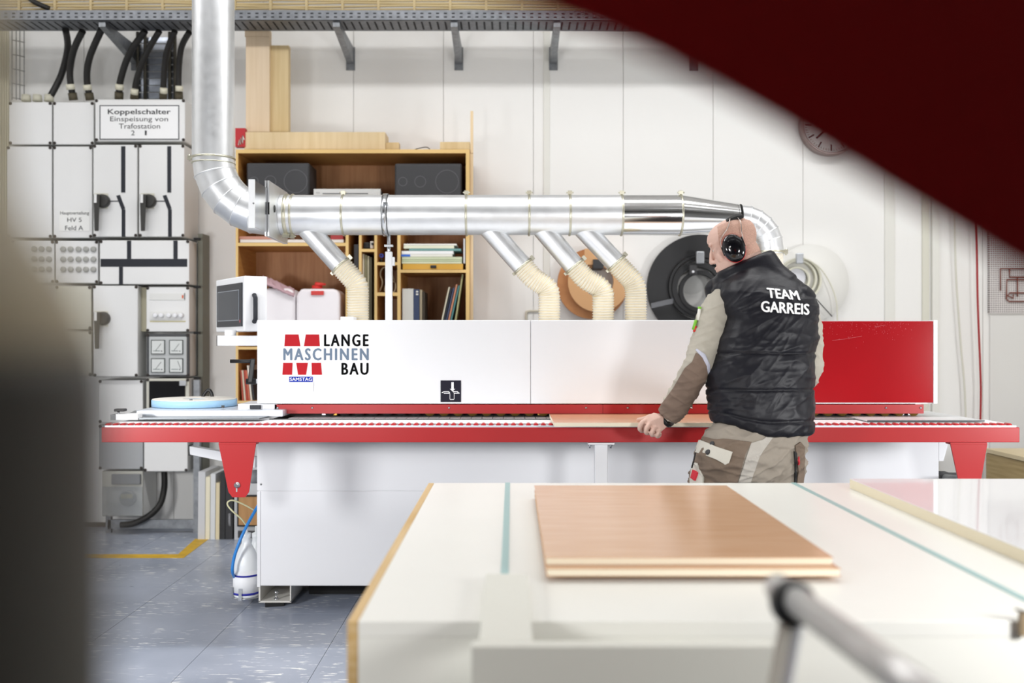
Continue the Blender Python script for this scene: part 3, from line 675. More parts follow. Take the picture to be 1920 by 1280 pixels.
# papers, binders and books
def book(a, b, c, d, Yf, Yb, h, label, cat='book', lean=0, group=None, par=None, rough=.6):
    p = [P(a, d, Yf), P(b, d, Yf), P(b + lean, c, Yf), P(a + lean, c, Yf)]
    mb = MB(); mb.hexa([p[0], (p[0].x, Yb, p[0].z), (p[1].x, Yb, p[1].z), p[1], p[3], (p[3].x, Yb, p[3].z), (p[2].x, Yb, p[2].z), p[2]])
    return mb.build(cat.replace(' ', '_') if not par else 'spine_mark', mat('paper_' + h, h, rough), par, label=label if not par else None, cat=cat if not par else None, group=group)
gs = 'magazines stacked flat on the shelf'
rows = [(757, 856, 456.8, 459.8, '#eceae2', 'topmost white magazine of the flat stack'), (757, 851, 460.2, 465.6, '#dfe0c8', 'second magazine from the top of the flat stack, cream green'),
        (767, 864, 466, 470, '#6f9a97', 'teal magazine in the flat stack'), (753, 850, 470.4, 476, '#efefee', 'white magazine under the teal one'),
        (752, 848, 476.4, 481, '#e7e5da', 'off-white magazine with a blue end in the flat stack'), (753.5, 866, 481.4, 486, '#c8cfae', 'upper pale green folder of the flat stack'),
        (753.5, 866, 486.4, 490, '#b9c39f', 'middle pale green folder of the flat stack'), (753.5, 866, 490.4, 494, '#ced4b8', 'lowest pale green folder above the drawer tray')]
for a, b, c, d, h, l in rows:
    o = book(a, b, c, d, 6.52, 6.75, h, l, 'magazine', group=gs)
    if h == '#e7e5da': MB().pbox(752, 769, 476.8, 480.8, 6.518, 6.5199).build('blue_end', mat('blue_end', '#2b66c9', .5), o)
book(754.5, 775, 541, 649.5, 6.53, 6.8, '#d7d6cf', 'thick marbled white binder standing in the shelf', 'binder', group='binders in the shelf')
o = book(775.5, 786, 542, 649.5, 6.53, 6.8, '#3e4a68', 'dark blue binder beside the marbled one', 'binder', group='binders in the shelf')
for y in (545, 550): MB().pbox(780, 784, y, y + 3, 6.527, 6.5299).build('spine_label', PAPER, o)
book(787, 791, 543, 649.5, 6.54, 6.8, '#b5a78c', 'thin brown folder right of the blue binder', 'folder')
book(792, 796, 547, 649.5, 6.56, 6.8, '#4a4238', 'thin dark folder at the end of the binders', 'folder')
gl = 'books leaning in the right compartment'
lean = [(826, 828.6, 538, '#d5cfb8', 18, 'cream book, leftmost of the leaning books'), (830, 832.4, 541, '#2c2f3a', 18, 'black book, second of the leaning books'),
        (833.6, 836.4, 539, '#454d68', 19, 'dark blue book among the leaning books'), (838, 841, 533, '#c98a6c', 20, 'salmon book among the leaning books'),
        (842, 845, 535, '#4f8283', 20, 'teal book among the leaning books'), (851, 854, 514, '#a9a87a', 15, 'tall olive book leaning at the right')]
for a, b, c, h, ln, l in lean: book(a - (6 if c == 514 else 9), b - (6 if c == 514 else 9), c, 649.5, 6.53, 6.75, h, l, 'book', ln + 6, gl)
book(869, 872, 447, 493.5, 6.51, 6.75, '#d9dadb', 'white board standing upright at the right end of the magazines', 'board')
# small compartments
book(664, 672, 458, 649.5, 6.54, 6.8, '#3a3a3c', 'black file box standing in the narrow compartment', 'file box')
for k, (a, b, h) in enumerate(((680, 683, '#d8d3bd'), (684, 688, '#8a8465'), (689, 692, '#bdb69a'), (693, 697, '#55503c'))):
    book(a, b, 476 + 2 * k, 649.5, 6.54, 6.75, h, ['cream booklet in the slim compartment', 'olive booklet in the slim compartment', 'pale booklet in the slim compartment', 'dark booklet in the slim compartment'][k], 'booklet')
cm = thing('small_camera', P(690, 466, 6.55), 'small black and white device in the top pigeonhole', 'device')
MB().pbox(681, 693, 454, 465.6, 6.56, 6.65).build('body', BLACK, cm, bevel=.006); MB().pbox(694, 700.5, 452, 465.6, 6.55, 6.62).build('front', PAPER, cm, bevel=.004)
MB().lathe(P(698, 457, 6.53), (0, 1, 0), [(.008, 0), (.008, .02)], 14).build('lens', BLACK, cm)
tp = MB().ringdisc(P(715, 479, 6.56), (0, 1, 0), .006, .014, .03, 20).build('tape_roll', mat('tape_blue', '#2c3f9a', .4), label='small blue tape roll in the pigeonhole', cat='tape roll')
MB().lathe(P(715, 491.4, 6.57), (0, 0, 1), [(.012, 0), (.012, .018), (.008, .024)], 16).build('pot', BLACK, label='tiny black pot below the blue tape roll', cat='pot')
MB().tube(px_curve([(712, 546, 6.6), (717, 530, 6.58), (713, 515, 6.56), (716, 504, 6.56), (724, 502, 6.58), (735, 515, 6.6), (742, 535, 6.6), (738, 547, 6.58), (722, 546, 6.57), (726, 530, 6.56), (741, 528, 6.6)], 6), .0045, 8).build(
    'coiled_lead', mat('lead_cream', '#b3a58a', .6), label='coiled cream lead in the pigeonhole behind the white post', cat='lead')
MB().lathe(P(736, 649, 6.56), (0, 0, 1), [(.012, 0), (.012, .12), (.006, .14), (.006, .17)], 14).build('dark_bottle', mat('bottle_dark', '#22243a', .3), label='slim dark bottle in the lowest pigeonhole', cat='bottle')
# lower shelf: records seen left of the machine
for k, (a, h, ln, l) in enumerate(((451, '#b4533f', -4, 'red record sleeve, leftmost behind the crank'), (455, '#d8c9b4', -5, 'pale record sleeve behind the crank'), (459, '#b0402f', -5, 'dark red record sleeve behind the crank'),
                                  (463, '#c66a50', -6, 'orange record sleeve behind the crank'), (467, '#e0d9cb', -7, 'white record sleeve behind the crank'), (472, '#2b2b30', -8, 'black record sleeve nearest the machine'))):
    book(a + 3, a + 6, 694 - (9 if k == 4 else 0), 750.5, 6.53, 6.8, h, l, 'record sleeve', ln, 'record sleeves in the lower shelf')
book(450, 644, 449, 454.5, 6.52, 6.8, '#e3ded8', 'flat white paper pile on the shelf under the duct elbow', 'paper pile')
book(448, 520, 443, 448.6, 6.53, 6.78, '#c08a78', 'salmon folder on the paper pile under the duct elbow', 'folder')
book(620, 643, 441, 448.6, 6.53, 6.78, '#a83c3c', 'red folder on the paper pile near the divider', 'folder')
# ================================================================== edge banding machine
YH, YB0, YBM = 4.62, 4.88, 4.30
mc = thing('edge_banding_machine', (.4, 5.0, 0), 'long white and red edge banding machine with roller table across the workshop', 'machine')
LO, HI = 482, 1758
z0, z1 = PZ(757, YH), PZ(600, YH)
MB().box(PX(LO, YH), PX(1756, YH), YH + .021, 5.42, z0, z1 - .002).build('hood_body', WHITE, mc)
hp = MB().pbox(LO, 994.6, 600, 756.5, YH, YH + .02).build('hood_panel', WHITE, mc, bevel=.003)
MB().pbox(995.4, 1497, 600, 756.5, YH, YH + .02).build('hood_panel', WHITE, mc, bevel=.003)
dd = MB().pbox(1498, 1750, 602, 754.5, YH - .004, YH + .02).build('red_door', REDDOOR, mc, bevel=.003, label='glossy red door with fine scratches')
MB().pbox(1750.4, 1758, 600, 756.5, YH - .006, 5.42).build('hood_end', WHITE, mc, bevel=.002)
random.seed(11)
mb = MB()
for k in range(150):
    x = random.gauss(1635, 48); y = 604 + abs(random.gauss(0, 14))
    if not 1540 < x < 1740: continue
    s_ = random.uniform(.15, .45); mb.pbox(x - s_, x + s_, y - s_, y + s_, YH - .0047, YH - .0041)
for (a, b, c, d) in ((1560, 638, 1580, 636), (1580, 636, 1616, 630), (1500, 732, 1533, 721), (1640, 613, 1660, 609)):
    mb.tube([P(a, b, YH - .0044), P(c, d, YH - .0044)], .0006, 5)
mb.build('scratches', mat('scratch_pale', '#c46a72', .6), dd, kind='stuff')
# guard strip with screws
YG = 4.66
gd = MB().pbox(515, 1130, 758, 775, YG, YG + .004).build('guard_strip', RED, mc)
MB().pbox(1130.5, 1732, 758, 775, YG, YG + .004).build('guard_strip', RED, mc)
for x in (520, 585, 842, 1099, 1177, 1297, 1662, 1727): MB().lathe(P(x, 764.5, YG - .005), (0, 1, 0), [(.002, 0), (.0055, .002), (.0055, .005)], 12).build('screw', STEEL, gd)
# bed, inner works
zr = .9463
BED = mat('bed_white', '#f6f7f8', .4)
MB().box(PX(190, YBM) + .02, PX(1905, YBM), 4.36, 4.575, zr - .02, zr - .0055).build('table_rail', BED, mc)
MB().box(PX(500, 4.6), PX(1745, 4.6), 4.60, 5.40, .842, zr - .012).build('bed', mat('bed_dark', '#2a2a2c', .6), mc)
MB().box(PX(515, 4.6), PX(1740, 4.6), 4.745, 4.76, zr, z0 + .02).build('inner_wall', mat('inner_dark', '#2b2724', .7), mc)
PADM = mat('chain_pad', '#c9ccce', .45); pad0 = None
x = 540.0; i = 0
while x < 1745:
    pos = Vector((PX(x + 10, 4.59), 4.68, zr - .007))
    if pad0 is None:
        xw = 19 / F * 4.59
        pad0 = MB().box(pos.x - xw / 2, pos.x + xw / 2, 4.588, 4.772, zr - .012, zr - .0005).build('chain_pad', PADM, mc)
        off = Vector(WORLD[pad0.name]) - pos
    else: inst(pad0, 'chain_pad', pos + off, mc)
    x += 20.2
MB().box(PX(505, 4.58), PX(1740, 4.58), 4.577, 4.5865, zr - .016, zr - .0012).build('chain_rail', BLACK, mc)
BRZ = mat('bronze_roller', '#9a7a3c', .35, .7); w0 = None
for k in range(42):
    x = 620 + k * 26.6; pos = Vector((PX(x, 4.705), 4.705, zr + .030))
    m_ = BLACKM if k < 7 else BRZ
    if k in (0, 7):
        w0 = MB().lathe(pos + Vector((0, -.017, 0)), (0, 1, 0), [(.0, 0), (.026, 0), (.028, .003), (.028, .031), (.026, .034), (0, .034)], 20).build('pressure_roller', m_, mc)
    else: inst(w0, 'pressure_roller', pos, mc)
for x, m_ in ((607, STEEL), (628, mat('brass', '#c9a24a', .3, .8)), (990, BRZ), (1012, BRZ), (1692, STEEL), (1706, STEEL)):
    MB().pbox(x - 4, x + 4, 772, 779, 4.69, 4.74).build('fitting', m_, mc, bevel=.003)
# roller beam
bt, bb = PZ(801, YBM), PZ(829, YBM)
MB().box(PX(190, YBM), PX(1912, YBM), YBM, YBM + .05, bb, bt).build('roller_beam', RED, mc, bevel=.003)
MB().box(PX(196, YBM), PX(1906, YBM), YBM + .003, YBM + .055, bt - .01, PZ(797.6, YBM)).build('roller_channel', mat('channel_alu', '#dfe6ef', .35, .3), mc)
rol = None; RR = mat('roller_red', '#b5262b', .3)
n_r = 121
for k in range(n_r):
    pos = Vector((PX(203.5 + k * 14.06, 4.33), 4.335, zr - .0112))
    if rol is None: rol = MB().lathe(pos + Vector((0, -.022, 0)), (0, 1, 0), [(.003, 0), (.0085, .001), (.011, .005), (.011, .042), (.0085, .044)], 14).build('roller', RR, mc); ro = Vector(WORLD[rol.name]) - pos
    else: inst(rol, 'roller', pos + ro, mc)
# supports of the beam
for (q, bolt) in (([(410, 832.5), (480, 832.5), (467, 922), (460, 932), (436, 932), (428.5, 922)], (443, 910)), ([(1782, 832.5), (1851, 832.5), (1834, 930), (1826, 940), (1812, 940), (1803, 930)], None)):
    b = MB().prism([(PX(a, YBM), PZ(c, YBM)) for a, c in q], YBM - .002, YBM + .006).build('support_bracket', RED, mc, bevel=.001)
    MB().pbox(q[0][0], q[1][0], 829.3, 833, YBM + .0, YBM + .05).build('support_flange', RED, mc)
    xm = (q[0][0] + q[1][0]) / 2
    if bolt:
        MB().lathe(P(bolt[0], bolt[1], YBM - .016), (0, 1, 0), [(.006, 0), (.0075, .001), (.0075, .009), (.0135, .010), (.0135, .0138)], 16).build('bolt', STEEL, mc)
        MB().pbox(442.3, 445, 911, 922, YBM - .0032, YBM - .0021).build('slot', mat('slot_steel', '#c8c9cc', .3, .6), mc)
MB().pbox(1103, 1152, 830, 833.5, 4.305, 4.37).build('post_plate', WHITE, mc)
MB().box(PX(1115.5, 4.32), PX(1139.5, 4.32), 4.32, 4.375, 0.004, PZ(833, 4.32)).build('support_post', WHITE, mc, bevel=.003)
for x in (1106, 1145): MB().lathe(P(x, 834, 4.33), (0, 0, -1), [(.008, 0), (.008, .006), (.004, .007), (.004, .014)], 8).build('bolt', STEEL, mc)
# lower body
zl = PZ(1098, YB0)
MB().box(PX(484, YB0), PX(1759, YB0), YB0 + .004, 5.5, zl, .842).build('body', WHITE, mc)
MB().pbox(482, 1760, 826, 919.5, YB0 - .002, YB0 + .0035).build('body_panel', WHITE, mc, bevel=.001)
MB().pbox(489, 1760, 921, 1097, YB0 - .002, YB0 + .0035).build('body_panel', WHITE, mc, bevel=.001)
MB().pbox(482, 488, 921, 1100, YB0 - .001, YB0 + .0035).build('corner_strip', WHITE, mc)
MB().lathe(P(489, 908, YB0 - .006), (0, 1, 0), [(.004, 0), (.005, .004)], 10).build('panel_screw', MGREY, mc)
MB().prism([(PX(a, YB0), PZ(b, YB0)) for a, b in ((1760.5, 828), (1779, 828), (1769, 864), (1760.5, 864))], YB0, YB0 + .03).build('side_gusset', WHITE, mc)
# feet: open channel runners with levelling bolts
for xl in (484, 1690):
    x0 = PX(xl, YB0); wdt = PX(545, YB0) - PX(484, YB0)
    mb = MB(); mb.box(x0, x0 + .008, YB0 + .01, 5.45, .022, zl - .002).box(x0 + wdt - .006, x0 + wdt, YB0 + .01, 5.45, .022, zl - .002).box(x0, x0 + wdt, YB0 + .01, 5.45, .018, .026)
    ft = mb.build('base_runner', mat('runner_white', '#dcdad4', .45), mc)
    MB().obox((x0 + wdt * .45, YB0 + .035, .009), (1, .25, 0), (-.25, 1, 0), (0, 0, 1), .045, .035, .0085).build('levelling_pad', BLACKM, ft)
    MB().lathe((x0 + wdt * .5, YB0 + .04, .026), (0, 0, 1), [(.012, 0), (.012, .006), (.006, .007), (.006, .03), (.011, .031), (.011, .042)], 10).build('levelling_bolt', STEEL, ft)
MB().box(PX(560, YB0), PX(1680, YB0), 5.12, 5.44, 0.002, zl - .002).build('dark_base', BLACKM, mc)  # dark box added to block light from behind and keep the underside black
# arms, ports
MB().prism([(PX(a, 5.0), PZ(b, 5.0)) for a, b in ((354, 836), (356, 852), (478, 877), (478, 857))], 5.0, 5.05).build('outrigger_arm', WHITE, mc, bevel=.002)
MB().pbox(352.5, 355, 834, 854, 4.998, 5.052).build('arm_cap', BLACK, mc)
MB().lathe((PX(483, 4.95), 4.97, PZ(894, 4.95)), (-1, -.25, 0), [(.034, 0), (.034, .03), (.030, .045), (.026, .046), (.026, .03), (0, .03)], 24).build('suction_port', MGREY, mc)
MB().lathe((PX(1762, 5.0), 5.02, PZ(897, 5.0)), (1, -.2, 0), [(.036, 0), (.036, .03), (.03, .05), (.03, .10), (0, .1)], 24).build('suction_port', DGREY, mc)
MB().cyl(P(1772, 896, 5.0), P(1800, 898, 4.7), .02, .016, 14).build('port_pipe', MGREY, mc)
# infeed table on the left
ALU = mat('infeed_alu', '#dbe0e8', .3, .35)
MB().hexa([P(223, 786, 4.47), (PX(252, 4.95), 4.95, PZ(786, 4.47)), (PX(560, 4.95), 4.95, PZ(786, 4.47)), P(486, 786, 4.47),
           P(223, 783.5, 4.47), (PX(252, 4.95), 4.95, PZ(783.5, 4.47)), (PX(560, 4.95), 4.95, PZ(783.5, 4.47)), P(486, 783.5, 4.47)]).build('infeed_plate', mat('infeed_dark', '#6f7478', .3, .5), mc)
MB().pbox(255, 530, 768.5, 781, 4.58, 5.05).build('turntable_plate', ALU, mc, bevel=.004)
MB().pbox(446, 520, 757, 768.3, 4.66, 4.9).build('band_guide', WHITE, mc, bevel=.003)
MB().pbox(468, 488, 759.5, 766.5, 4.645, 4.6598).build('guide_block', TAPE, mc, bevel=.002)
MB().pbox(207, 216.5, 777, 787.5, 4.46, 4.52).build('stop_end', MGREY, mc); MB().pbox(216.7, 258, 776, 787, 4.462, 4.52).build('stop_bar', BED, mc)
MB().pbox(213, 232, 766.5, 771.5, 4.47, 4.51).build('clamp_knob', DGREY, mc, bevel=.003); MB().cyl(P(222, 771, 4.49), P(222, 777, 4.49), .006, None, 10).build('clamp_stem', STEEL, mc)
MB().box(PX(1600, 4.6), PX(1845, 4.42), 4.42, 5.0, zr - .001, zr + .004).build('outfeed_plate', mat('outfeed_reflection', '#dcdedf', .3), mc)  # pale colour painted in for the wall's reflection on the plate
MB().box(PX(1600, 4.6), PX(1845, 4.42), 4.414, 4.4195, zr - .002, zr + .0045).build('outfeed_edge', mat('outfeed_dark', '#3b4246', .4), mc)
# blue roll of edge band
c = Vector((PX(364, 4.85), 4.86, PZ(768.4, 4.58) + .002))
ro_ = thing('edge_band_roll', c, 'flat light blue roll of edge band on the infeed table', 'roll')
MB().ringdisc(c, (0, 0, 1), .06, .200, .031, 64).build('band', mat('light_blue_band', '#a9d3f3', .4), ro_)
MB().ringdisc(c + Vector((0, 0, .0312)), (0, 0, 1), .058, .197, .004, 64).build('top_disc', mat('roll_top', '#efebe2', .5), ro_)
MB().lathe(c + Vector((.03, -.15, .0353)), (0, 0, 1), [(.008, 0), (.006, .006)], 12).build('top_screw', MGREY, ro_)
MB().pbox(415, 419.5, 760, 764.5, 4.652, 4.664).build('tape_mark', BLACK, ro_)
# control box
C_ = Vector((PX(458, 4.8), 4.80, 0)); L_ = Vector((PX(405, 5.17), 5.17, 0)); pr = Vector((.83, .56, 0)); zc0, zc1 = PZ(621, 4.8), PZ(516.5, 4.8)
R_ = C_ + pr * .115; B_ = L_ + pr * .115
def up(v, z): return Vector((v.x, v.y, z))
cbx = MB().hexa([up(C_, zc0), up(L_, zc0), up(B_, zc0), up(R_, zc0), up(C_, zc1), up(L_, zc1), up(B_, zc1), up(R_, zc1)]).build('control_box', WHITE, mc, bevel=.006)
u = (L_ - C_).normalized(); nrm = -pr.normalized(); Lf = (L_ - C_).length; zm = (zc0 + zc1) / 2; hh = (zc1 - zc0)
def onface(t, z, out): return C_ + u * (Lf * t) + nrm * out + Vector((0, 0, zc0 + hh * z))
def facebox(t0, t1, a, b, o0, o1, name, m, par):
    return MB().hexa([onface(t0, a, o0), onface(t1, a, o0), onface(t1, a, o1), onface(t0, a, o1), onface(t0, b, o0), onface(t1, b, o0), onface(t1, b, o1), onface(t0, b, o1)]).build(name, m, par)
bz = facebox(.05, .93, .09, .88, .0005, .006, 'screen_bezel', mat('bezel_navy', '#23262f', .35), cbx)
facebox(.13, .88, .20, .76, .0062, .0075, 'screen_rim', mat('screen_rim', '#8f949c', .4), cbx)
facebox(.145, .865, .215, .745, .0077, .0085, 'screen', mat('screen_glass', '#1c2430', .08), cbx)
facebox(.09, .115, .16, .21, .0062, .0072, 'indicator', mat('indicator_red', '#b65560', .4), cbx)
hd = R_ - C_; hn = Vector((hd.y, -hd.x, 0)).normalized()
q = C_ + hd * .42
MB().tube([q + hn * .001 + Vector((0, 0, PZ(603, 4.8))), q + hn * .02 + Vector((0, 0, PZ(598, 4.8))), q + hn * .02 + Vector((0, 0, PZ(558, 4.8))), q + hn * .001 + Vector((0, 0, PZ(552, 4.8)))], .011, 10).build('box_handle', TAPE, cbx)
MB().pbox(407, 484, 629, 648, 4.85, 4.93).build('box_arm', WHITE, mc, bevel=.003)
MB().pbox(406, 407, 629, 648, 4.852, 4.928).build('arm_cap', BLACK, mc)
MB().cyl(P(432, 629, 4.9), P(432, 619, 4.9), .028, None, 18).build('swivel', BED, mc)
MB().tube([P(432, 677, 4.72), P(468, 677, 4.72), P(474, 676, 4.72)], .009, 10).build('crank_shaft', BLACK, mc)
MB().hexa([P(464, 717, 4.70), P(464, 717, 4.74), P(473, 717, 4.74), P(473, 717, 4.70), P(470, 672, 4.70), P(470, 672, 4.74), P(479, 672, 4.74), P(479, 672, 4.70)]).build('crank_lever', BLACK, mc, bevel=.004)
MB().cyl(P(462, 715, 4.72), P(480, 715, 4.72), .014, None, 14).build('crank_grip', BLACK, mc)
MB().cyl(P(476, 715, 4.73), P(484, 714, 4.73), .011, None, 12).build('crank_collar', STEEL, mc)
# lettering and logo on the hood
YL = YH - .0012
LR = mat('logo_red', '#bb2830', .7, spec=.1); LG = mat('logo_grey', '#74859a', .7, spec=.1); LK = mat('logo_black', '#08090b', .7, spec=.1)
def lg(x, y): return (520 + x * 190 / 1871, 610 + y * 130 / 1280)
for q in (((145, 165), (390, 165), (425, 382), (130, 382)), ((525, 165), (770, 165), (785, 382), (492, 382)), ((108, 688), (282, 688), (272, 910), (92, 910)),
          ((348, 688), (565, 688), (530, 910), (382, 910)), ((632, 688), (805, 688), (825, 910), (637, 910))):
    MB().prism([(PX(lg(*p)[0], YL), PZ(lg(*p)[1], YL)) for p in q], YL, YL + .001).build('logo_block', LR, hp)
for s, x0_, x1_, ya, yb, m_, sp_ in (('LANGE', 862, 1685, 160, 385, LK, 1.3), ('MASCHINEN', 110, 1688, 420, 645, LG, 1.3), ('BAU', 1183, 1685, 688, 912, LK, 1.3)):
    a = lg(x0_, ya); b = lg(x1_, yb); text_fit(s, a[0], b[0], a[1], b[1], YL, m_, hp, .045, sp_)
# arrow warning sign
ws = MB().pbox(826, 864.5, 713, 753.5, YH - .0025, YH - .0004).build('warning_sign', mat('sign_slate', '#2b2a35', .7, spec=.1), hp, bevel=.0005)
def sg(x, y): return (PX(800 + x * 100 / 1829, YH), PZ(700 + y * 70 / 1280, YH))
WM = mat('sign_mark', '#f2f2f4', .5); yq = YH - .0032
for q in (((845, 295), (930, 295), (930, 525), (980, 525), (888, 615), (795, 525), (845, 525)), ((590, 655), (800, 655), (800, 690), (590, 690)), ((935, 655), (1130, 655), (1130, 690), (935, 690)),
          ((790, 690), (806, 690), (806, 880), (790, 880)), ((935, 690), (950, 690), (950, 880), (935, 880)), ((790, 875), (945, 875), (925, 900), (810, 900)),
          ((510, 650), (600, 605), (760, 605), (810, 665), (790, 680), (740, 630), (610, 630), (530, 665)), ((880, 600), (1060, 605), (1130, 680), (1090, 670), (1030, 630), (920, 640), (935, 675))):
    MB().prism([sg(*p) for p in q], yq, yq + .0006).build('sign_pictogram', WM, ws)
# day calendar stuck below the logo
cl = thing('day_calendar', P(565, 733, YH - .01), 'small day calendar with a blue header stuck on the white hood', 'calendar')
MB().pbox(541, 588, 705, 734, YH - .004, YH - .0006).build('block', mat('calendar_white', '#f4f4f6', .6), cl)
MB().pbox(542.3, 586.3, 706, 715.8, YH - .0052, YH - .0041).build('header', mat('calendar_blue', '#1030a8', .7, spec=.1), cl)
text_fit('SAMSTAG', 543.5, 585, 707.5, 714, YH - .0058, WM, cl, .03)
MB().pbox(586.5, 588, 717, 734, YH - .0052, YH - .0041).build('page_edge', mat('page_edge', '#d4d4da', .6), cl)
# ================================================================== extraction duct
YP = 5.10; zp = PZ(408, YP); rp = 37.5 / F * YP
du = thing('extraction_duct', (PX(400, YP), YP, zp), 'galvanised extraction duct running down and along above the machine', 'duct')
xv = PX(400, YP); Re = .287; zc_ = PZ(298, YP); xe = xv + Re; zp = zc_ - Re
MB().cyl((xv, YP, 4.29), (xv, YP, zc_), 38.5 / F * YP, None, 48, False).build('vertical_pipe', GALV, du)
def ring(p, ax, r, name='clamp_ring', m=ZINC, wd=.012, bolt=None):
    ax = Vector(ax).normalized(); p = Vector(p)
    o = MB().lathe(p - ax * wd / 2, ax, [(r * .99, 0), (r + .004, .001), (r + .006, wd / 2), (r + .004, wd - .001), (r * .99, wd)], 48).build(name, m, du)
    if bolt is not None:
        q = p + Vector(bolt).normalized() * (r + .012); s2 = Vector(bolt).cross(ax).normalized()
        MB().obox(q, ax, bolt, s2, wd * .9, .010, .006).cyl(q - ax * .018, q + ax * .018, .004, None, 8).build('clamp_bolt', m, o)
    return o
ring((xv, YP, PZ(297, YP)), (0, 0, 1), 38.5 / F * YP, bolt=(-1, -.2, 0))
ring((xv, YP, PZ(307, YP)), (0, 0, 1), 38.5 / F * YP, wd=.007)
def elbow(cx, cz, Rm, r, a0, a1, n, y, m, start_r=None, end_r=None):
    for k in range(n):
        t0 = a0 + (a1 - a0) * k / n; t1 = a0 + (a1 - a0) * (k + 1) / n; rings = []
        for t in (t0, t1):
            rad = Vector((math.cos(t), 0, math.sin(t))); ring_ = []
            for s in range(40):
                a = 2 * math.pi * s / 40
                ring_.append(Vector((cx, y, cz)) + rad * (Rm + r * math.cos(a)) + Vector((0, r * math.sin(a), 0)))
            rings.append(ring_)
        mb = MB(); mb.v = [tuple(p) for q in rings for p in q]
        for s in range(40): l = (s + 1) % 40; mb.face((s, l, 40 + l, 40 + s), True)
        g = mb.build('elbow_segment', m, du)
        if k:
            rad = Vector((math.cos(t0), 0, math.sin(t0))); tan = Vector((-math.sin(t0), 0, math.cos(t0)))
            MB().lathe(Vector((cx, y, cz)) + rad * Rm - tan * .003, tan, [(r * .99, 0), (r + .0028, .001), (r + .0028, .005), (r * .99, .006)], 40).build('seam', m, g)
elbow(xe, zc_, Re, 38.5 / F * YP, math.pi, 1.5 * math.pi, 6, YP, GALV)
# blast gate
xg = -1.19
MB().box(xg - .028, xg - .0, 4.60, 4.612, PZ(427, 4.6), PZ(336, 4.6)).build('gate_lip', mat('gate_white', '#f4f6f8', .4), du)
MB().lathe(P(475, 381, 4.597), (0, 1, 0), [(.004, 0), (.004, .003)], 10).build('gate_rivet', MGREY, du)
MB().box(xg - .003, xg - .0, 4.612, 5.22, PZ(427, 4.6) + .004, PZ(336, 4.6) - .004).build('gate_slide', STEEL, du)
MB().box(xg - .012, xg - .004, 4.84, 5.24, zp - .135, zp + .135).box(xg + .001, xg + .009, 4.84, 5.24, zp - .135, zp + .135).build('gate_housing', GALV, du)
MB().box(xg + .003, xg + .0105, 4.838, 4.842, zp - .03, zp + .03).build('gate_slot', BLACK, du)
MB().lathe((xg + .0095, 4.95, zp + .012), (1, 0, 0), [(.018, 0), (.018, .002)], 16).build('gate_hole', BLACK, du)
MB().cyl((xe - .005, YP, zp), (xg - .013, YP, zp), rp, None, 48, False).build('pipe_collar', GALV, du)
xs0 = xg + .01
sects = [(xs0, 645, GALV), (645, 875, GALV), (875, 992, GALV), (992, 1068, GALV), (1068, 1165, GALV), (1167, 1275, GALVS)]
for a, b, m_ in sects:
    xa = a if isinstance(a, float) and a < 10 else PX(a, YP)
    MB().cyl((xa, YP, zp), (PX(b, YP), YP, zp), rp, None, 56, False).build('pipe_section', m_, du)
for px in (645, 875, 992, 1068, 1165, 1275): ring((PX(px, YP), YP, zp), (1, 0, 0), rp, bolt=(0, -.25, 1))
ring((xs0 + .03, YP, zp), (1, 0, 0), rp, wd=.02, bolt=(0, -.3, -1)); ring((xs0 + .06, YP, zp), (1, 0, 0), rp, wd=.012, bolt=(0, -.2, -1))
r2 = 23.5 / F * YP; x2 = PX(1384, YP); zr2 = PZ(408, YP)
MB().cyl((PX(1275, YP), YP, zp), (x2, YP, zr2), rp, r2 + .004, 56, False).build('reducer', GALVS, du)
ring((PX(1381, YP), YP, zr2), (1, 0, 0), r2, m=BLACKM, wd=.008); ring((PX(1388, YP), YP, zr2), (1, 0, 0), r2, m=BLACKM, wd=.008)
Rm2 = 57 / F * YP; xc2 = PX(1388, YP)
elbow(xc2, zr2 - Rm2, Rm2, r2, math.pi / 2, 0, 6, YP, GALV)
xd2 = xc2 + Rm2; zd2 = zr2 - Rm2
MB().cyl((xd2, YP, zd2), (xd2, YP, zd2 - .03), r2, None, 40, False).build('pipe_end', GALV, du)
ring((xd2, YP, zd2 - .02), (0, 0, 1), r2, bolt=(1, -.3, 0))
# pipe clip with post
MB().lathe((PX(724, YP) - .012, YP, zp), (1, 0, 0), [(rp + .001, 0), (rp + .007, .0), (rp + .007, .024), (rp + .001, .024)], 48).build('pipe_clip', STEEL, du)
for dx in (-.014, .012): MB().lathe((PX(724, YP) + dx, YP, zp), (1, 0, 0), [(rp + .001, 0), (rp + .006, .0), (rp + .006, .003), (rp + .001, .003)], 48).build('clip_rubber', BLACK, du)
MB().pbox(718, 727, 378, 384, 4.96, 4.992).build('clip_bolt', STEEL, du, bevel=.002)
zt_ = zp - rp; zh = z1 - .002
MB().cyl((PX(729, YP), YP, zt_ - .001), (PX(729, YP), YP, PZ(492, YP)), .009, None, 12).build('post_rod', STEEL, du)
MB().box(PX(721, YP), PX(737, YP), YP - .012, YP + .012, PZ(463, YP), PZ(459, YP)).build('post_nut', STEEL, du)
MB().box(PX(723, YP), PX(735.5, YP), YP - .018, YP + .018, zh + .002, PZ(472, YP)).build('post', WHITE, du, bevel=.002)
MB().box(PX(735.7, YP), PX(740, YP), YP - .015, YP + .015, PZ(498, YP), PZ(482, YP)).build('post_clamp', WHITE, du)
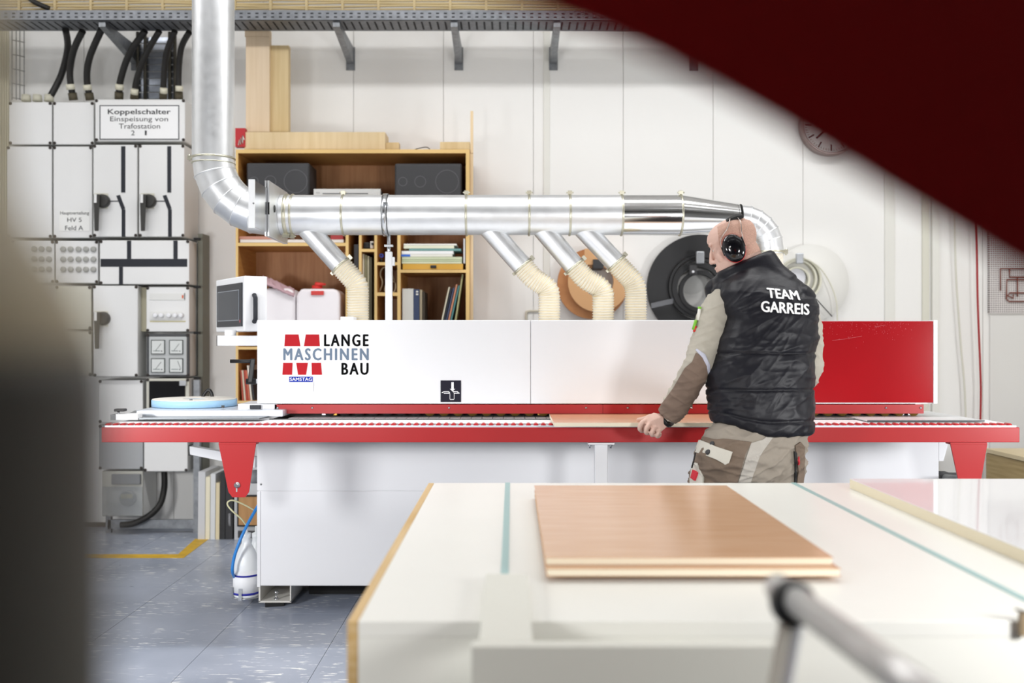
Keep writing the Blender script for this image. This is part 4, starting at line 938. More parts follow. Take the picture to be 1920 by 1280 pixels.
# branches with ribbed hoses
HOSE = mat('hose_beige', '#f7f0de', .3, trans=.15, ior=1.3); HOSER = mat('hose_rib', '#e2cfa6', .35)
def branch(a, b, c_, rpx=19.5):       # a: axis start on main pipe, b: end of steel stub, c: hose foot (pixels)
    y = YP; pa = P(a[0], a[1], y); pb = P(b[0], b[1], y); r = rpx / F * y; d = (pb - pa).normalized()
    MB().cyl(pa - d * .06, pb, r, None, 36, False).build('branch_pipe', GALV, du)
    MB().lathe(pb - d * .006, d, [(r * .99, 0), (r + .005, .001), (r + .007, .007), (r + .005, .013), (r * .99, .014)], 36).build('hose_clamp', ZINC, du)
    nrm_ = Vector((d.z, 0, -d.x)); nrm_ = nrm_ if nrm_.z > 0 else -nrm_
    MB().obox(pb + nrm_ * (r + .012), d, (0, 1, 0), nrm_, .012, .012, .008).build('clamp_bolt', ZINC, du)
    MB().obox(pb - nrm_ * (r + .008), d, (0, 1, 0), nrm_, .008, .006, .005).build('clamp_bolt', ZINC, du)
    pc = Vector((PX(c_, y), y, zh + .0))
    ctl = [pb - d * .004, pb + d * .06]
    e = Vector((pc.x, y, pc.z + .13))
    P0, P1, P2, P3 = pb + d * .06, pb + d * .13, Vector((pc.x, y, pc.z + .20)), e
    for k in range(1, 15):
        t = k / 14; ctl.append(P0 * (1 - t) ** 3 + P1 * 3 * t * (1 - t) ** 2 + P2 * 3 * t * t * (1 - t) + P3 * t ** 3)
    ctl.append(pc + Vector((0, 0, .002)))
    pts = curve_pts(ctl, 8); ln = [0]
    for i in range(1, len(pts)): ln.append(ln[-1] + (pts[i] - pts[i - 1]).length)
    out, rad, L = [], [], ln[-1]; n_ = int(L / .0034)
    for i in range(n_ + 1):
        s = L * i / n_
        k = next((j for j in range(1, len(ln)) if ln[j] >= s - 1e-9), len(ln) - 1); t = (s - ln[k - 1]) / max(ln[k] - ln[k - 1], 1e-9)
        out.append(pts[k - 1].lerp(pts[k], t)); rad.append(r * 1.0 + .0048 * (1 if i % 4 == 0 else (.2 if i % 2 else -.5)))
    hb_ = MB().tube(out, rad, 28, caps=False); hb_.mi = [1 if (k // 28) % 4 == 3 else 0 for k in range(len(hb_.f))]
    hb_.build('ribbed_hose', [HOSE, HOSER], du)
    MB().lathe(pc, (0, 0, 1), [(r + .012, 0), (r + .012, .006), (r + .006, .007)], 36).build('hose_flange', WHITE, du)
branch((585, 438), (639, 498), 671); branch((926, 438), (980, 499), 1030); branch((1025, 438), (1077, 499), 1131); branch((1103, 438), (1155, 493), 1192)
pc = Vector((xd2, YP, zh))
mbp = [Vector((xd2, YP, zd2 - .025 - k * .0034)) for k in range(int((zd2 - .025 - zh) / .0034))]
MB().tube(mbp, [r2 - .003 + .003 * (1 if i % 4 == 0 else (.4 if i % 2 else -.3)) for i in range(len(mbp))], 28, caps=False).build('ribbed_hose', HOSE, du)
MB().pbox(638, 663, 593.5, 601.2, 4.95, 5.05).build('hood_cap', WHITE, mc, bevel=.003)
# ================================================================== panel being fed
pn = thing('veneered_board', P(1300, 799, 4.14), 'cherry veneered panel the worker is feeding into the machine', 'panel')
ptop, pbot = .9618, zr
xa_, xb_ = PX(1039, 4.14), PX(1039, 4.14) + 1.07
MB().box(xa_, xb_, 4.142, 4.675, pbot, ptop - .0012).build('core', CREAM, pn)
MB().box(xa_, xb_, 4.142, 4.675, ptop - .0011, ptop).build('veneer', VENEER, pn)
MB().box(xa_, xb_, 4.14, 4.1419, pbot, ptop).build('edge', CREAM, pn)
# ================================================================== bottles and tubes at the machine's left side
BOT = mat('bottle_plastic', '#f0f4f6', .3)
def bottle(px, Y, label, sc=1.0):
    b0 = P(px, 1116, Y); k = sc * Y / F
    r = thing('chemical_bottle', b0, label, 'bottle', 'bottles at the machine foot')
    MB().lathe(b0, (0, 0, 1), [(22.5 * k, 0), (24 * k, 3 * k), (24 * k, 50 * k), (23 * k, 62 * k), (17 * k, 82 * k), (9 * k, 98 * k), (7.5 * k, 108 * k), (8.5 * k, 110 * k), (8.5 * k, 117 * k), (3 * k, 119 * k), (2.5 * k, 130 * k)], 36).build('body', BOT, r)
    MB().lathe(b0 + Vector((0, 0, 6 * k)), (0, 0, 1), [(24.4 * k, 0), (24.4 * k, 44 * k)], 36).build('label', mat('bottle_label', '#f3f5f8', .5), r)
    MB().lathe(b0 + Vector((0, 0, 39 * k)), (0, 0, 1), [(24.7 * k, 0), (24.7 * k, 3.5 * k)], 36).build('label_stripe', mat('label_blue', '#2a2f9c', .5), r)
    MB().lathe(b0 + Vector((0, 0, 5 * k)), (0, 0, 1), [(24.7 * k, 0), (24.7 * k, 4 * k)], 36).build('label_stripe', mat('label_blue', '#2a2f9c', .5), r)
    for a in (-2.6, -1.75): 
        q = b0 + Vector((math.cos(a) * 26 * k, math.sin(a) * 26 * k, 8 * k)); MB().obox(q, (math.cos(a), math.sin(a), 0), (-math.sin(a), math.cos(a), 0), (0, 0, 1), .002, .008, 11 * k).build('holder_clip', STEEL, r)
    MB().lathe(b0 + Vector((0, 0, -.004)), (0, 0, 1), [(26 * k, 0), (26 * k, .0035)], 30).build('holder_plate', STEEL, r)
    return r
bottle(462, 4.93, 'white squeeze bottle with blue label stripes beside the machine foot')
bottle(481, 5.12, 'second white bottle half hidden behind the machine corner', 1.0)
BL = mat('blue_hose', '#2f86d8', .4); YC = mat('cream_tube', '#d6d2a8', .5)
MB().tube(px_curve([(487, 942, 4.96), (479, 956, 4.92), (463, 985, 4.87), (448, 1018, 4.84), (438, 1050, 4.84), (437, 1076, 4.86), (452, 1096, 5.06)], 7), .0075, 10).build('blue_hose', BL, label='blue air hose curving down beside the bottle', cat='hose')
MB().tube(px_curve([(462, 985, 4.9), (452, 972, 4.88), (436, 958, 4.86), (427, 947, 4.86), (428, 940, 4.86), (438, 938, 4.87), (458, 946, 4.9), (487, 962, 4.95)], 7), .004, 8).build('cream_tube', YC, label='thin cream tube looping from the bottle to the machine', cat='tube')
# wooden crate at the right
CR = mat('crate_ply', '#b39b6c', .6, dark='#96804f', vscale=4, stretch=(1, .6, 14)); CRT = mat('crate_top', '#d6c6a4', .55, dark='#ccba93', vscale=4, stretch=(2, .6, 2))
cr = thing('wooden_box', (2.9, 5.6, 0), 'long wooden plywood box standing on the floor at the right', 'box')
ztop = PZ(840, 6.3)
hx = [(3.0, 6.3, 0), (4.0, 6.3, 0), (4.0, 4.6, 0), (3.0, 4.6, 0)]
hz = ztop - .03
MB().hexa([hx[0], hx[1], hx[2], hx[3]] + [(p[0], p[1], hz) for p in hx]).build('box_body', CR, cr)
hx2 = [(p[0] - .012 if i in (0, 3) else p[0], p[1], hz + .006) for i, p in enumerate(hx)]
MB().hexa(hx2 + [(p[0], p[1], hz + .03) for p in hx2]).build('box_lid', CRT, cr)
# ================================================================== the worker
def remeshed(mb, name, voxel, smooth=6, fac=.5):
    me, c = mb.mesh(name, []); o = bpy.data.objects.new(name, me); col.objects.link(o)
    r = o.modifiers.new('r', 'REMESH'); r.mode = 'VOXEL'; r.voxel_size = voxel
    if smooth: s = o.modifiers.new('s', 'SMOOTH'); s.factor = fac; s.iterations = smooth
    out = bpy.data.meshes.new_from_object(o.evaluated_get(bpy.context.evaluated_depsgraph_get()))
    bpy.data.objects.remove(o); bpy.data.meshes.remove(me)
    out.name = name; out.transform(Matrix.Translation(c))
    return out
def displace(me, fn):
    me.update(); ns = [v.normal.copy() for v in me.vertices]
    for v, n in zip(me.vertices, ns): v.co += n * fn(v.co, n)
    me.update()
def put(me, name, mats, parent=None, origin=None, **k):
    lo = Vector([min(v.co[i] for v in me.vertices) for i in range(3)]); hi = Vector([max(v.co[i] for v in me.vertices) for i in range(3)])
    c = Vector(origin) if origin is not None else (lo + hi) / 2
    me.transform(Matrix.Translation(-c)); me.materials.clear()
    for m in (mats if isinstance(mats, (list, tuple)) else [mats]): me.materials.append(m)
    me.polygons.foreach_set('use_smooth', [True] * len(me.polygons)); me.update()
    return link(name, me, c, parent, **k)
def nz3(p, s, o=0): return noise.noise(Vector((p.x * s + o, p.y * s - o, p.z * s + o * 2)))
def limb(mb, pts, radii, seg=20, n=5, open_end=False):
    q = [Vector(p) for p in pts]; c = curve_pts(q, n); rr = []
    for i in range(len(q) - 1):
        for k in range(n): t = k / n; t = t * t * (3 - 2 * t); rr.append(radii[i] * (1 - t) + radii[i + 1] * t)
    rr.append(radii[-1]); mb.tube(c, rr, seg)
    mb.ell(c[0], (rr[0],) * 3)
    if not open_end: mb.ell(c[-1], (rr[-1],) * 3)
def crease(p, ang, fv, fu, seed):            # thin ridges along direction ang (degrees from +X in the XZ plane)
    c, s = math.cos(R(ang)), math.sin(R(ang)); u = p.x * c + p.z * s; v = -p.x * s + p.z * c
    n = noise.noise(Vector((v * fv, u * fu + seed * 3.7, p.y * 5 + seed)))
    return max(0.0, 1 - abs(n) * 2.6) ** 2
# --- joints from the photo
YM = 3.90
yaw = R(22)
lat = Vector((math.cos(yaw), math.sin(yaw), 0)); fwd = Vector((-math.sin(yaw), math.cos(yaw), 0))
sL = P(1359, 560, 4.02); eL = P(1311, 690, 3.93); wL = P(1252, 783, 4.10)
sR = P(1500, 565, 3.95); eR = P(1519, 690, 3.97); wR = P(1470, 740, 4.25)
hipL = P(1378, 845, 3.93); hipR = P(1462, 845, 3.90)
knL = P(1345, 1010, 3.98); knR = P(1462, 1020, 3.95)
anL = Vector((knL.x - .01, 3.90, .09)); anR = Vector((knR.x + .01, 3.88, .09))
HC = P(1374, 465, 4.03)                                   # head centre
ya_, pi_ = R(14), R(20)
hf0 = Vector((-math.cos(ya_), math.sin(ya_), 0)); hl = Vector((0, 0, 1)).cross(hf0).normalized()
hf = (hf0 * math.cos(pi_) - Vector((0, 0, 1)) * math.sin(pi_)).normalized(); hu = hf.cross(hl).normalized()
HM = Matrix((hf, hl, hu)).transposed()                    # columns: forward, left, up
HS = .985
def H(x, y, z): return HC + HM @ Vector((x * HS, y * HS, z * HS))
# --- body (one continuous surface)
mb = MB()
hr = [(-.122, .078, .030, .018), (-.112, .092, .008, .034), (-.095, .094, -.015, .047), (-.075, .087, -.03, .055), (-.05, .088, -.045, .061), (-.03, .084, -.074, .065), (-.005, .080, -.097, .070),
      (.02, .078, -.108, .074), (.04, .088, -.112, .077), (.06, .090, -.111, .077), (.08, .081, -.103, .072), (.097, .064, -.084, .060), (.110, .038, -.060, .041), (.118, .006, -.03, .018)]
rings = []
for z, f, b, hw in hr:
    cx, rx = (f + b) / 2, (f - b) / 2
    ring_ = []
    for k in range(28):
        a = 2 * math.pi * k / 28; ca, sa = math.cos(a), math.sin(a); e = .9
        ring_.append(H(cx + rx * math.copysign(abs(ca) ** e, ca), hw * math.copysign(abs(sa) ** e, sa), z))
    rings.append(ring_)
mb.loft(rings)
HR3 = HM
# nose, brow, lips, chin, cheek, ears
mb.tube([H(.078, 0, .030), H(.088, 0, .010), H(.097, 0, -.014), H(.1005, 0, -.024)], [.007, .008, .0092, .0098], 14)
mb.ell(H(.100, 0, -.025), (.0105, .0105, .0095), rot=HR3); mb.ell(H(.091, .010, -.028), (.010, .0075, .0075), rot=HR3); mb.ell(H(.091, -.010, -.028), (.010, .0075, .0075), rot=HR3)
mb.ell(H(.078, .028, .040), (.010, .026, .008), rot=HR3); mb.ell(H(.078, -.028, .040), (.010, .026, .008), rot=HR3)
mb.ell(H(.089, 0, -.055), (.010, .024, .006), rot=HR3); mb.ell(H(.087, 0, -.068), (.010, .021, .007), rot=HR3)
mb.ell(H(.085, 0, -.098), (.014, .022, .014), rot=HR3)
for s in (1, -1):
    mb.ell(H(.050, s * .043, -.018), (.026, .018, .030), rot=HR3); mb.ell(H(-.008, s * .074, .0), (.020, .010, .032), rot=HR3); mb.ell(H(.068, s * .032, .017), (.0105, .013, .009), rot=HR3)
nb = P(1428, 520, 4.0)
limb(mb, [H(-.035, 0, -.030), H(-.040, 0, -.09), P(1418, 525, 4.02)], [.062, .060, .062])
# trunk
ch = P(1438, 600, 3.96); be = P(1428, 720, 3.92); pe = P(1420, 820, 3.915)
def oval(c, hw, hd, yw=yaw, n=32, tilt=0, e=.9):
    l_ = Vector((math.cos(yw), math.sin(yw), 0)); f_ = Vector((-math.sin(yw), math.cos(yw), 0)); out = []
    for k in range(n):
        a = 2 * math.pi * k / n; ca, sa = math.cos(a), math.sin(a)
        out.append(Vector(c) + l_ * hw * math.copysign(abs(ca) ** e, ca) + f_ * hd * math.copysign(abs(sa) ** e, sa) + Vector((0, 0, tilt * ca)))
    return out
mb.loft([oval(pe - Vector((0, 0, .06)), .13, .10), oval(pe, .155, .115), oval(be, .150, .105), oval((be + ch) / 2, .155, .11), oval(ch, .165, .11), oval(P(1432, 545, 3.99), .15, .09), oval(nb, .07, .065)])
limb(mb, [P(1368, 556, 4.0), P(1345, 592, 3.965), P(1326, 640, 3.94), P(1308, 688, 3.925), P(1284, 732, 3.99), P(1257, 777, 4.075)], [.045, .045, .042, .040, .036, .029])
limb(mb, [P(1492, 565, 3.95), P(1508, 610, 3.955), P(1511, 660, 3.965), P(1510, 700, 3.98), P(1485, 735, 4.2), wR], [.04, .042, .040, .036, .030, .028])
limb(mb, [hipL, knL, anL], [.085, .058, .042]); limb(mb, [hipR, knR, anR], [.085, .058, .042])
for an in (anL, anR): limb(mb, [an, an + Vector((-.03, .10, -.045))], [.04, .03])
# left hand: back of the hand to the camera, thumb on the panel, fingers curled under its edge
def hp_(px, py, Y): return P(px, py, Y)
mb.loft([[hp_(*q) for q in ring_] for ring_ in (
    [(1240, 776, 4.075), (1252, 781, 4.065), (1262, 794, 4.085), (1254, 797, 4.115), (1242, 786, 4.12)],
    [(1226, 773, 4.065), (1240, 781, 4.045), (1250, 801, 4.065), (1243, 805, 4.105), (1228, 786, 4.115)],
    [(1214, 777, 4.070), (1226, 787, 4.045), (1240, 809, 4.065), (1233, 810, 4.105), (1214, 792, 4.118)],
    [(1206, 784, 4.080), (1215, 792, 4.060), (1236, 813, 4.070), (1230, 813, 4.105), (1207, 794, 4.115)])])
fing = [([(1212, 787, 4.075), (1203, 793, 4.062), (1199, 803, 4.07), (1204, 808, 4.10), (1210, 806, 4.14)], [.0105, .0100, .0092, .0085, .0075]),
        ([(1220, 793, 4.068), (1213, 801, 4.055), (1211, 810, 4.065), (1215, 812, 4.10), (1219, 809, 4.145)], [.0105, .0102, .0092, .0085, .0076]),
        ([(1229, 800, 4.066), (1223, 808, 4.055), (1222, 815, 4.068), (1226, 815, 4.10), (1229, 811, 4.14)], [.0105, .0098, .0090, .0084, .0075]),
        ([(1237, 806, 4.070), (1233, 813, 4.062), (1232, 818, 4.075), (1236, 817, 4.10), (1238, 813, 4.13)], [.0095, .0088, .0082, .0076, .007])]
for pts, rr in fing: limb(mb, [P(*p) for p in pts], rr, 14, 4)
limb(mb, [P(1234, 781, 4.09), P(1221, 781, 4.12), P(1208, 785, 4.15), P(1197, 786.5, 4.17)], [.014, .0125, .0105, .0085], 14, 4)
limb(mb, [wL, P(1243, 787, 4.09)], [.029, .027])
mb.ell(P(1217, 800, 4.088), (.024, .022, .020)); mb.ell(P(1228, 806, 4.09), (.022, .022, .016)); mb.ell(P(1208, 796, 4.09), (.016, .02, .018))
# right hand resting on the panel ahead of the body
rh = wR + Vector((-.03, .06, -.03))
limb(mb, [wR, rh], [.03, .034])
for k in range(4): limb(mb, [rh + Vector((-.02 + .019 * k, .01, 0)), rh + Vector((-.035 + .021 * k, .06, -.01)), rh + Vector((-.04 + .022 * k, .095 - .012 * abs(k - 1.3), -.03))], [.0105, .0095, .0075], 12, 3)
limb(mb, [rh + Vector((-.03, -.01, 0)), rh + Vector((-.065, .03, -.015)), rh + Vector((-.07, .055, -.02))], [.013, .011, .009], 12, 3)
body = remeshed(mb, 'person', .0034, 3, .5)
base = Vector((PX(1415, YM), YM, 0))
pe_o = put(body, 'person', SKIN, None, base)
tag(pe_o, 'worker in a black padded vest and earmuffs feeding a panel, seen from behind', 'person')
WORLD[pe_o.name] = base
bp = bpy.data.meshes.new('tmp')
# eyes
for s in (1, -1):
    MB().ell(H(.0732, s * .032, .0150), (.0072, .008, .0048), rot=HM).build('eye', mat('eye_white', '#cfc4bc', .2), pe_o)
    MB().ell(H(.0785, s * .032, .0150), (.0026, .0035, .0034), rot=HM).build('iris', mat('iris', '#3c3a34', .2), pe_o)
    MB().tube([H(.0875, s * .014, .040), H(.0865, s * .030, .044), H(.077, s * .046, .042)], .0032, 8).build('eyebrow', mat('brow_hair', '#6e5646', .9), pe_o)
# buzz-cut hair: patch of the scalp surface
def patch(me_src, origin, pred, off, name, m, parent, solid=0):
    bm = bmesh.new(); bm.from_mesh(me_src); bm.verts.ensure_lookup_table()
    kill = [f for f in bm.faces if not pred(f.calc_center_median() + origin, f.normal)]
    bmesh.ops.delete(bm, geom=kill, context='FACES')
    if not bm.faces: bm.free(); return None
    bm.normal_update()
    for v in bm.verts: v.co += v.normal * off
    me = bpy.data.meshes.new(name); bm.to_mesh(me); bm.free(); me.transform(Matrix.Translation(origin))
    return put(me, name, m, parent)
def loc_h(p): return HM.transposed() @ (p - HC) / HS
def hair_pred(p, n):
    q = loc_h(p)
    if (p - HC).length > .16: return False
    top = q.z > .098 - .0 and q.x > -.02
    return q.z > -.055 + .9 * max(0, q.x + .02) and q.x < .045 - .25 * max(0, q.z - .03) and q.z < .108 and (q.x < -.03 or q.z < .102)
def stubble():
    m = bpy.data.materials.new('stubble'); m.use_nodes = True; nt = m.node_tree; b = nt.nodes['Principled BSDF']
    tc = nt.nodes.new('ShaderNodeTexCoord'); n = nt.nodes.new('ShaderNodeTexNoise'); n.inputs['Scale'].default_value = 600; n.inputs['Detail'].default_value = 3
    nt.links.new(tc.outputs['Object'], n.inputs['Vector']); r = nt.nodes.new('ShaderNodeValToRGB')
    r.color_ramp.elements[0].position = .38; r.color_ramp.elements[0].color = lin('#a98677'); r.color_ramp.elements[1].position = .62; r.color_ramp.elements[1].color = lin('#d2a895')
    nt.links.new(n.outputs['Fac'], r.inputs[0]); nt.links.new(r.outputs[0], b.inputs['Base Color']); b.inputs['Roughness'].default_value = .7; return m
patch(body, base, hair_pred, .0008, 'hair', stubble(), pe_o)
# --- trousers
KH = mat('khaki_cloth', '#9d9488', .85, var=.12, vscale=14, bump=.25, bscale=35); KB = mat('brown_cloth', '#7a6a5c', .85, var=.12, vscale=14, bump=.2, bscale=40)
KL = mat('pale_khaki', '#cbc7bc', .85, bump=.15, bscale=50)
mb = MB()
mb.loft([oval(P(1424, 760, 3.915), .165, .13), oval(P(1424, 790, 3.915), .180, .14), oval(P(1413, 830, 3.915), .212, .152), oval(P(1405, 862, 3.915), .222, .148), oval(P(1402, 893, 3.925), .19, .13)])
def leg(pts, rr): limb(mb, pts, rr, 26, 6)
leg([P(1367, 850, 3.925), P(1356, 905, 3.94), knL, anL + Vector((0, 0, .05))], [.118, .122, .088, .075])
leg([P(1462, 850, 3.90), P(1460, 905, 3.91), knR, anR + Vector((0, 0, .05))], [.098, .094, .085, .075])
tr_me = remeshed(mb, 'trousers', .005, 5)
def wr(p, n):
    a = noise.noise(Vector((p.x * 5 + p.z * 7, p.y * 4, p.z * 16 - p.x * 8))); b = noise.noise(Vector((p.x * 11 - p.z * 5, p.y * 9, p.z * 30 + p.x * 14)))
    c = noise.noise(Vector((p.x * 4 - p.z * 9, p.y * 5 + 3, p.z * 9 + p.x * 12)))
    return .010 * (.35 - abs(a)) + .008 * (.3 - abs(c)) + .003 * b + .010 * crease(p, 28, 17, 4, 2) + .007 * crease(p, -15, 22, 5, 6)
bt0 = BVHTree.FromPolygons([v.co.copy() for v in tr_me.vertices], [tuple(p.vertices) for p in tr_me.polygons])
displace(tr_me, wr)
tr_o = put(tr_me, 'trousers', KH, pe_o); o_tr = Vector(WORLD[tr_o.name])
def pxof(p): return (960 + p.x / p.y * F, 640 - (p.z - CZ) / p.y * F)
def inpoly(pt, poly):
    x, y = pt; r = False; j = len(poly) - 1
    for i in range(len(poly)):
        (xi, yi), (xj, yj) = poly[i], poly[j]
        if (yi > y) != (yj > y) and x < (xj - xi) * (y - yi) / (yj - yi) + xi: r = not r
        j = i
    return r
def decal(bv, poly, off, name, m, parent, res=1.8, cut=.03):
    bm = bmesh.new(); bm.faces.new([bm.verts.new((x, y, 0)) for x, y in poly]); bmesh.ops.triangulate(bm, faces=bm.faces[:])
    for _ in range(7):
        es = [e for e in bm.edges if e.calc_length() > res]
        if not es: break
        bmesh.ops.subdivide_edges(bm, edges=es, cuts=1, use_grid_fill=True); bmesh.ops.triangulate(bm, faces=[f for f in bm.faces if len(f.verts) > 3])
    o0 = Vector((0, 0, CZ)); dead = []
    for v in bm.verts:
        d = (P(v.co.x, v.co.y, 1) - o0).normalized(); h = bv.ray_cast(o0, d)
        if h[0]: n = h[1] if h[1].dot(d) < 0 else -h[1]; v.co = h[0] + (n * .4 - d * .6) * off
        else: dead.append(v)
    bmesh.ops.delete(bm, geom=dead, context='VERTS')
    bmesh.ops.delete(bm, geom=[f for f in bm.faces if max(e.calc_length() for e in f.edges) > cut], context='FACES_ONLY')
    bmesh.ops.delete(bm, geom=[v for v in bm.verts if not v.link_faces], context='VERTS')
    if not bm.faces: bm.free(); return None
    bmesh.ops.recalc_face_normals(bm, faces=bm.faces[:])
    me = bpy.data.meshes.new(name); bm.to_mesh(me); bm.free()
    o = put(me, name, m, parent); k = o.modifiers.new('solid', 'SOLIDIFY'); k.thickness = max(.0015, off * .8); k.offset = 0; return o
def bvh_of(me, origin): return BVHTree.FromPolygons([v.co + origin for v in me.vertices], [tuple(p.vertices) for p in me.polygons])
bt_ = bvh_of(tr_me, o_tr)
decal(bt_, [(1408, 830), (1430, 824), (1444, 812), (1456, 806), (1449, 820), (1436, 838), (1424, 856), (1413, 888), (1407, 906), (1400, 930), (1376, 930), (1384, 905)], .002, 'seat_panel', mat('seat_khaki', '#b7b2aa', .85, bump=.2, bscale=40), tr_o)
decal(bt_, [(1290, 960), (1290, 870), (1318, 818), (1340, 824), (1356, 822), (1409, 828), (1398, 850), (1380, 912), (1360, 990)], .0035, 'pocket_panel', KB, tr_o)
decal(bt0, [(1310, 843), (1316, 827), (1345, 838), (1374, 847), (1367, 868), (1360, 870), (1345, 862), (1322, 853), (1304, 848)], .018, 'pocket_flap', KL, tr_o)
decal(bt0, [(1300, 862), (1310, 868), (1321, 889), (1320, 925), (1285, 925), (1291, 890)], .016, 'knee_tab', KL, tr_o)
decal(bt0, [(1302, 896), (1306, 881), (1314, 885), (1309, 901)], .0225, 'badge', mat('badge_red', '#c92a38', .6), tr_o)
decal(bt_, [(1490, 835), (1500, 828), (1508, 840), (1507, 885), (1501, 940), (1490, 940), (1496, 880)], .006, 'side_pocket', KB, tr_o)
decal(bt_, [(1488, 845), (1493, 850), (1492, 905), (1489, 960), (1486, 960), (1489, 905), (1490, 870)], .0075, 'side_stripe', BLACKM, tr_o)
decal(bt_, [(1496, 857), (1498, 857), (1497, 871), (1495, 871)], .0095, 'red_tag', mat('badge_red', '#c92a38', .6), tr_o)
for (x, y, r_) in ((1337, 831, .009), (1329, 849, .011)):
    bv = BVHTree.FromPolygons([v.co + o_tr for v in tr_me.vertices], [tuple(p.vertices) for p in tr_me.polygons])
    hit = bv.ray_cast(Vector((0, 0, CZ)), (P(x, y, 1) - Vector((0, 0, CZ))).normalized())
    if hit[0]: MB().lathe(hit[0] + hit[1] * .012, -hit[1], [(r_ * .7, 0), (r_, .002), (r_, .012)], 14).build('button', DGREY, tr_o)
p_ = [P(1304, 848, 3.80), P(1301, 862, 3.80), P(1297, 877, 3.80)]
MB().tube(p_, .003, 6).build('cord', BLACK, tr_o)
for an, s in ((anL, 0), (anR, 1)):
    x, y = an.x - .01, an.y + .06; secs = []
    for (dy, hw, zt) in ((-.10, .030, .09), (-.07, .040, .11), (-.0, .042, .10), (.06, .048, .075), (.11, .048, .055), (.15, .034, .035)):
        secs.append([Vector((x + hw * math.cos(a), y + dy, .0 + max(0.0, zt * .5 + zt * .5 * math.sin(a)))) for a in [2 * math.pi * k / 16 for k in range(16)]])
    MB().loft(secs).build('work_shoe', mat('shoe_black', '#1f1e1d', .6), pe_o)
# --- jacket sleeves
SH = mat('jacket_beige', '#b8b2a5', .85, var=.1, vscale=12, bump=.18, bscale=45); SB = mat('jacket_brown', '#7d6a5d', .85, var=.1, vscale=12, bump=.18, bscale=45)
def sleeve(pts, rr, name):
    mb = MB(); limb(mb, pts, rr, 26, 7, True)
    me = remeshed(mb, name, .005, 3)
    def f(p, n):
        a = noise.noise(Vector((p.x * 9 + p.z * 6, p.y * 7, p.z * 15 - p.x * 9))); b = noise.noise(Vector((p.x * 20, p.y * 20, p.z * 34 - p.x * 18)))
        return .006 * (.4 - abs(a)) + .0025 * b + .0048 * crease(p, -35, 26, 5, 1) * (1 if p.z < 1.35 else .5) + .003 * crease(p, 20, 34, 7, 4)
    displace(me, f); return put(me, name, SH, pe_o), me
slo, sl_me = sleeve([P(1366, 556, 4.0), P(1342, 590, 3.965), P(1326, 640, 3.94), P(1308, 688, 3.925), P(1284, 732, 3.99), P(1257, 777, 4.075)], [.060, .068, .062, .056, .053, .047], 'sleeve')
osl = Vector(WORLD[slo.name]); bs_ = bvh_of(sl_me, osl)
decal(bs_, [(1305, 661), (1318, 668), (1327, 690), (1326, 706), (1316, 735), (1296, 770), (1278, 800), (1230, 775), (1240, 758), (1262, 728), (1284, 690), (1298, 678)], .002, 'elbow_patch', SB, slo)
decal(bs_, [(1304, 656), (1307, 654), (1322, 664), (1331, 684), (1331, 700), (1327, 700), (1325, 686), (1317, 670)], .003, 'reflective_trim', mat('trim_grey', '#bfc0cf', .4), slo)
sleeve([P(1497, 560, 3.95), P(1512, 610, 3.955), P(1514, 660, 3.965), P(1513, 700, 3.98), P(1485, 735, 4.2)], [.055, .057, .056, .05, .044], 'sleeve')
# watch band
d = (P(1243, 787, 4.09) - P(1257, 777, 4.075)).normalized(); q = P(1250, 785, 4.085)
ax = (P(1236, 791, 4.10) - P(1262, 773, 4.06)).normalized()
MB().lathe(q - ax * .009, ax, [(.033, 0), (.0365, .002), (.0365, .016), (.033, .018)], 36).build('wristband', BLACK, pe_o)
# pens in the sleeve pocket
for (a, b, m_) in (((1309, 600), (1312, 575), PAPER), ((1300, 618), (1305, 600), mat('pen_green', '#7fc23a', .4)), ((1302, 622), (1304, 611), REDCAP)):
    MB().cyl(P(*a, 3.93), P(*b, 3.93), .0065, None, 10).build('pen', m_, slo)
MB().cyl(P(1311.5, 579, 3.93), P(1312, 575, 3.93), .0075, None, 10).build('pen_cap', mat('pen_green', '#7fc23a', .4), slo)
# --- padded vest
VE = mat('vest_black', '#12121a', .45, bump=.2, bscale=14, bstretch=(1, 1, 2.0), spec=.35)
def vring(py, a, b, hd, Y, e=.85):
    cx = (a + b) / 2; eff = (b - a) / 2 / F * (Y - .02); hw = math.sqrt(max(eff ** 2 - (hd * math.sin(yaw)) ** 2, .001)) / math.cos(yaw)
    return oval(P(cx, py, Y), hw, hd, e=e)
VR = [(796, 1338, 1521, .155, 3.915), (780, 1334, 1522, .160, 3.915), (757, 1332, 1520, .160, 3.92), (733, 1330, 1519, .158, 3.92), (700, 1330, 1520, .158, 3.925), (664, 1340, 1524, .155, 3.935),
      (630, 1351, 1529, .150, 3.945), (600, 1358, 1531, .146, 3.955), (570, 1354, 1529, .140, 3.97), (548, 1350, 1520, .128, 3.985), (530, 1356, 1503, .112, 3.995), (513, 1368, 1482, .095, 4.005), (498, 1385, 1464, .08, 4.01)]
mb = MB(); mb.loft([vring(*r) for r in VR])
# shoulder rolls and the front of the vest
mb.ell(P(1360, 548, 4.02), (.050, .075, .045)); mb.ell(P(1494, 556, 3.97), (.060, .075, .050)); mb.ell(P(1350, 545, 4.09), (.058, .05, .060)); mb.ell(P(1362, 530, 4.05), (.055, .08, .045))
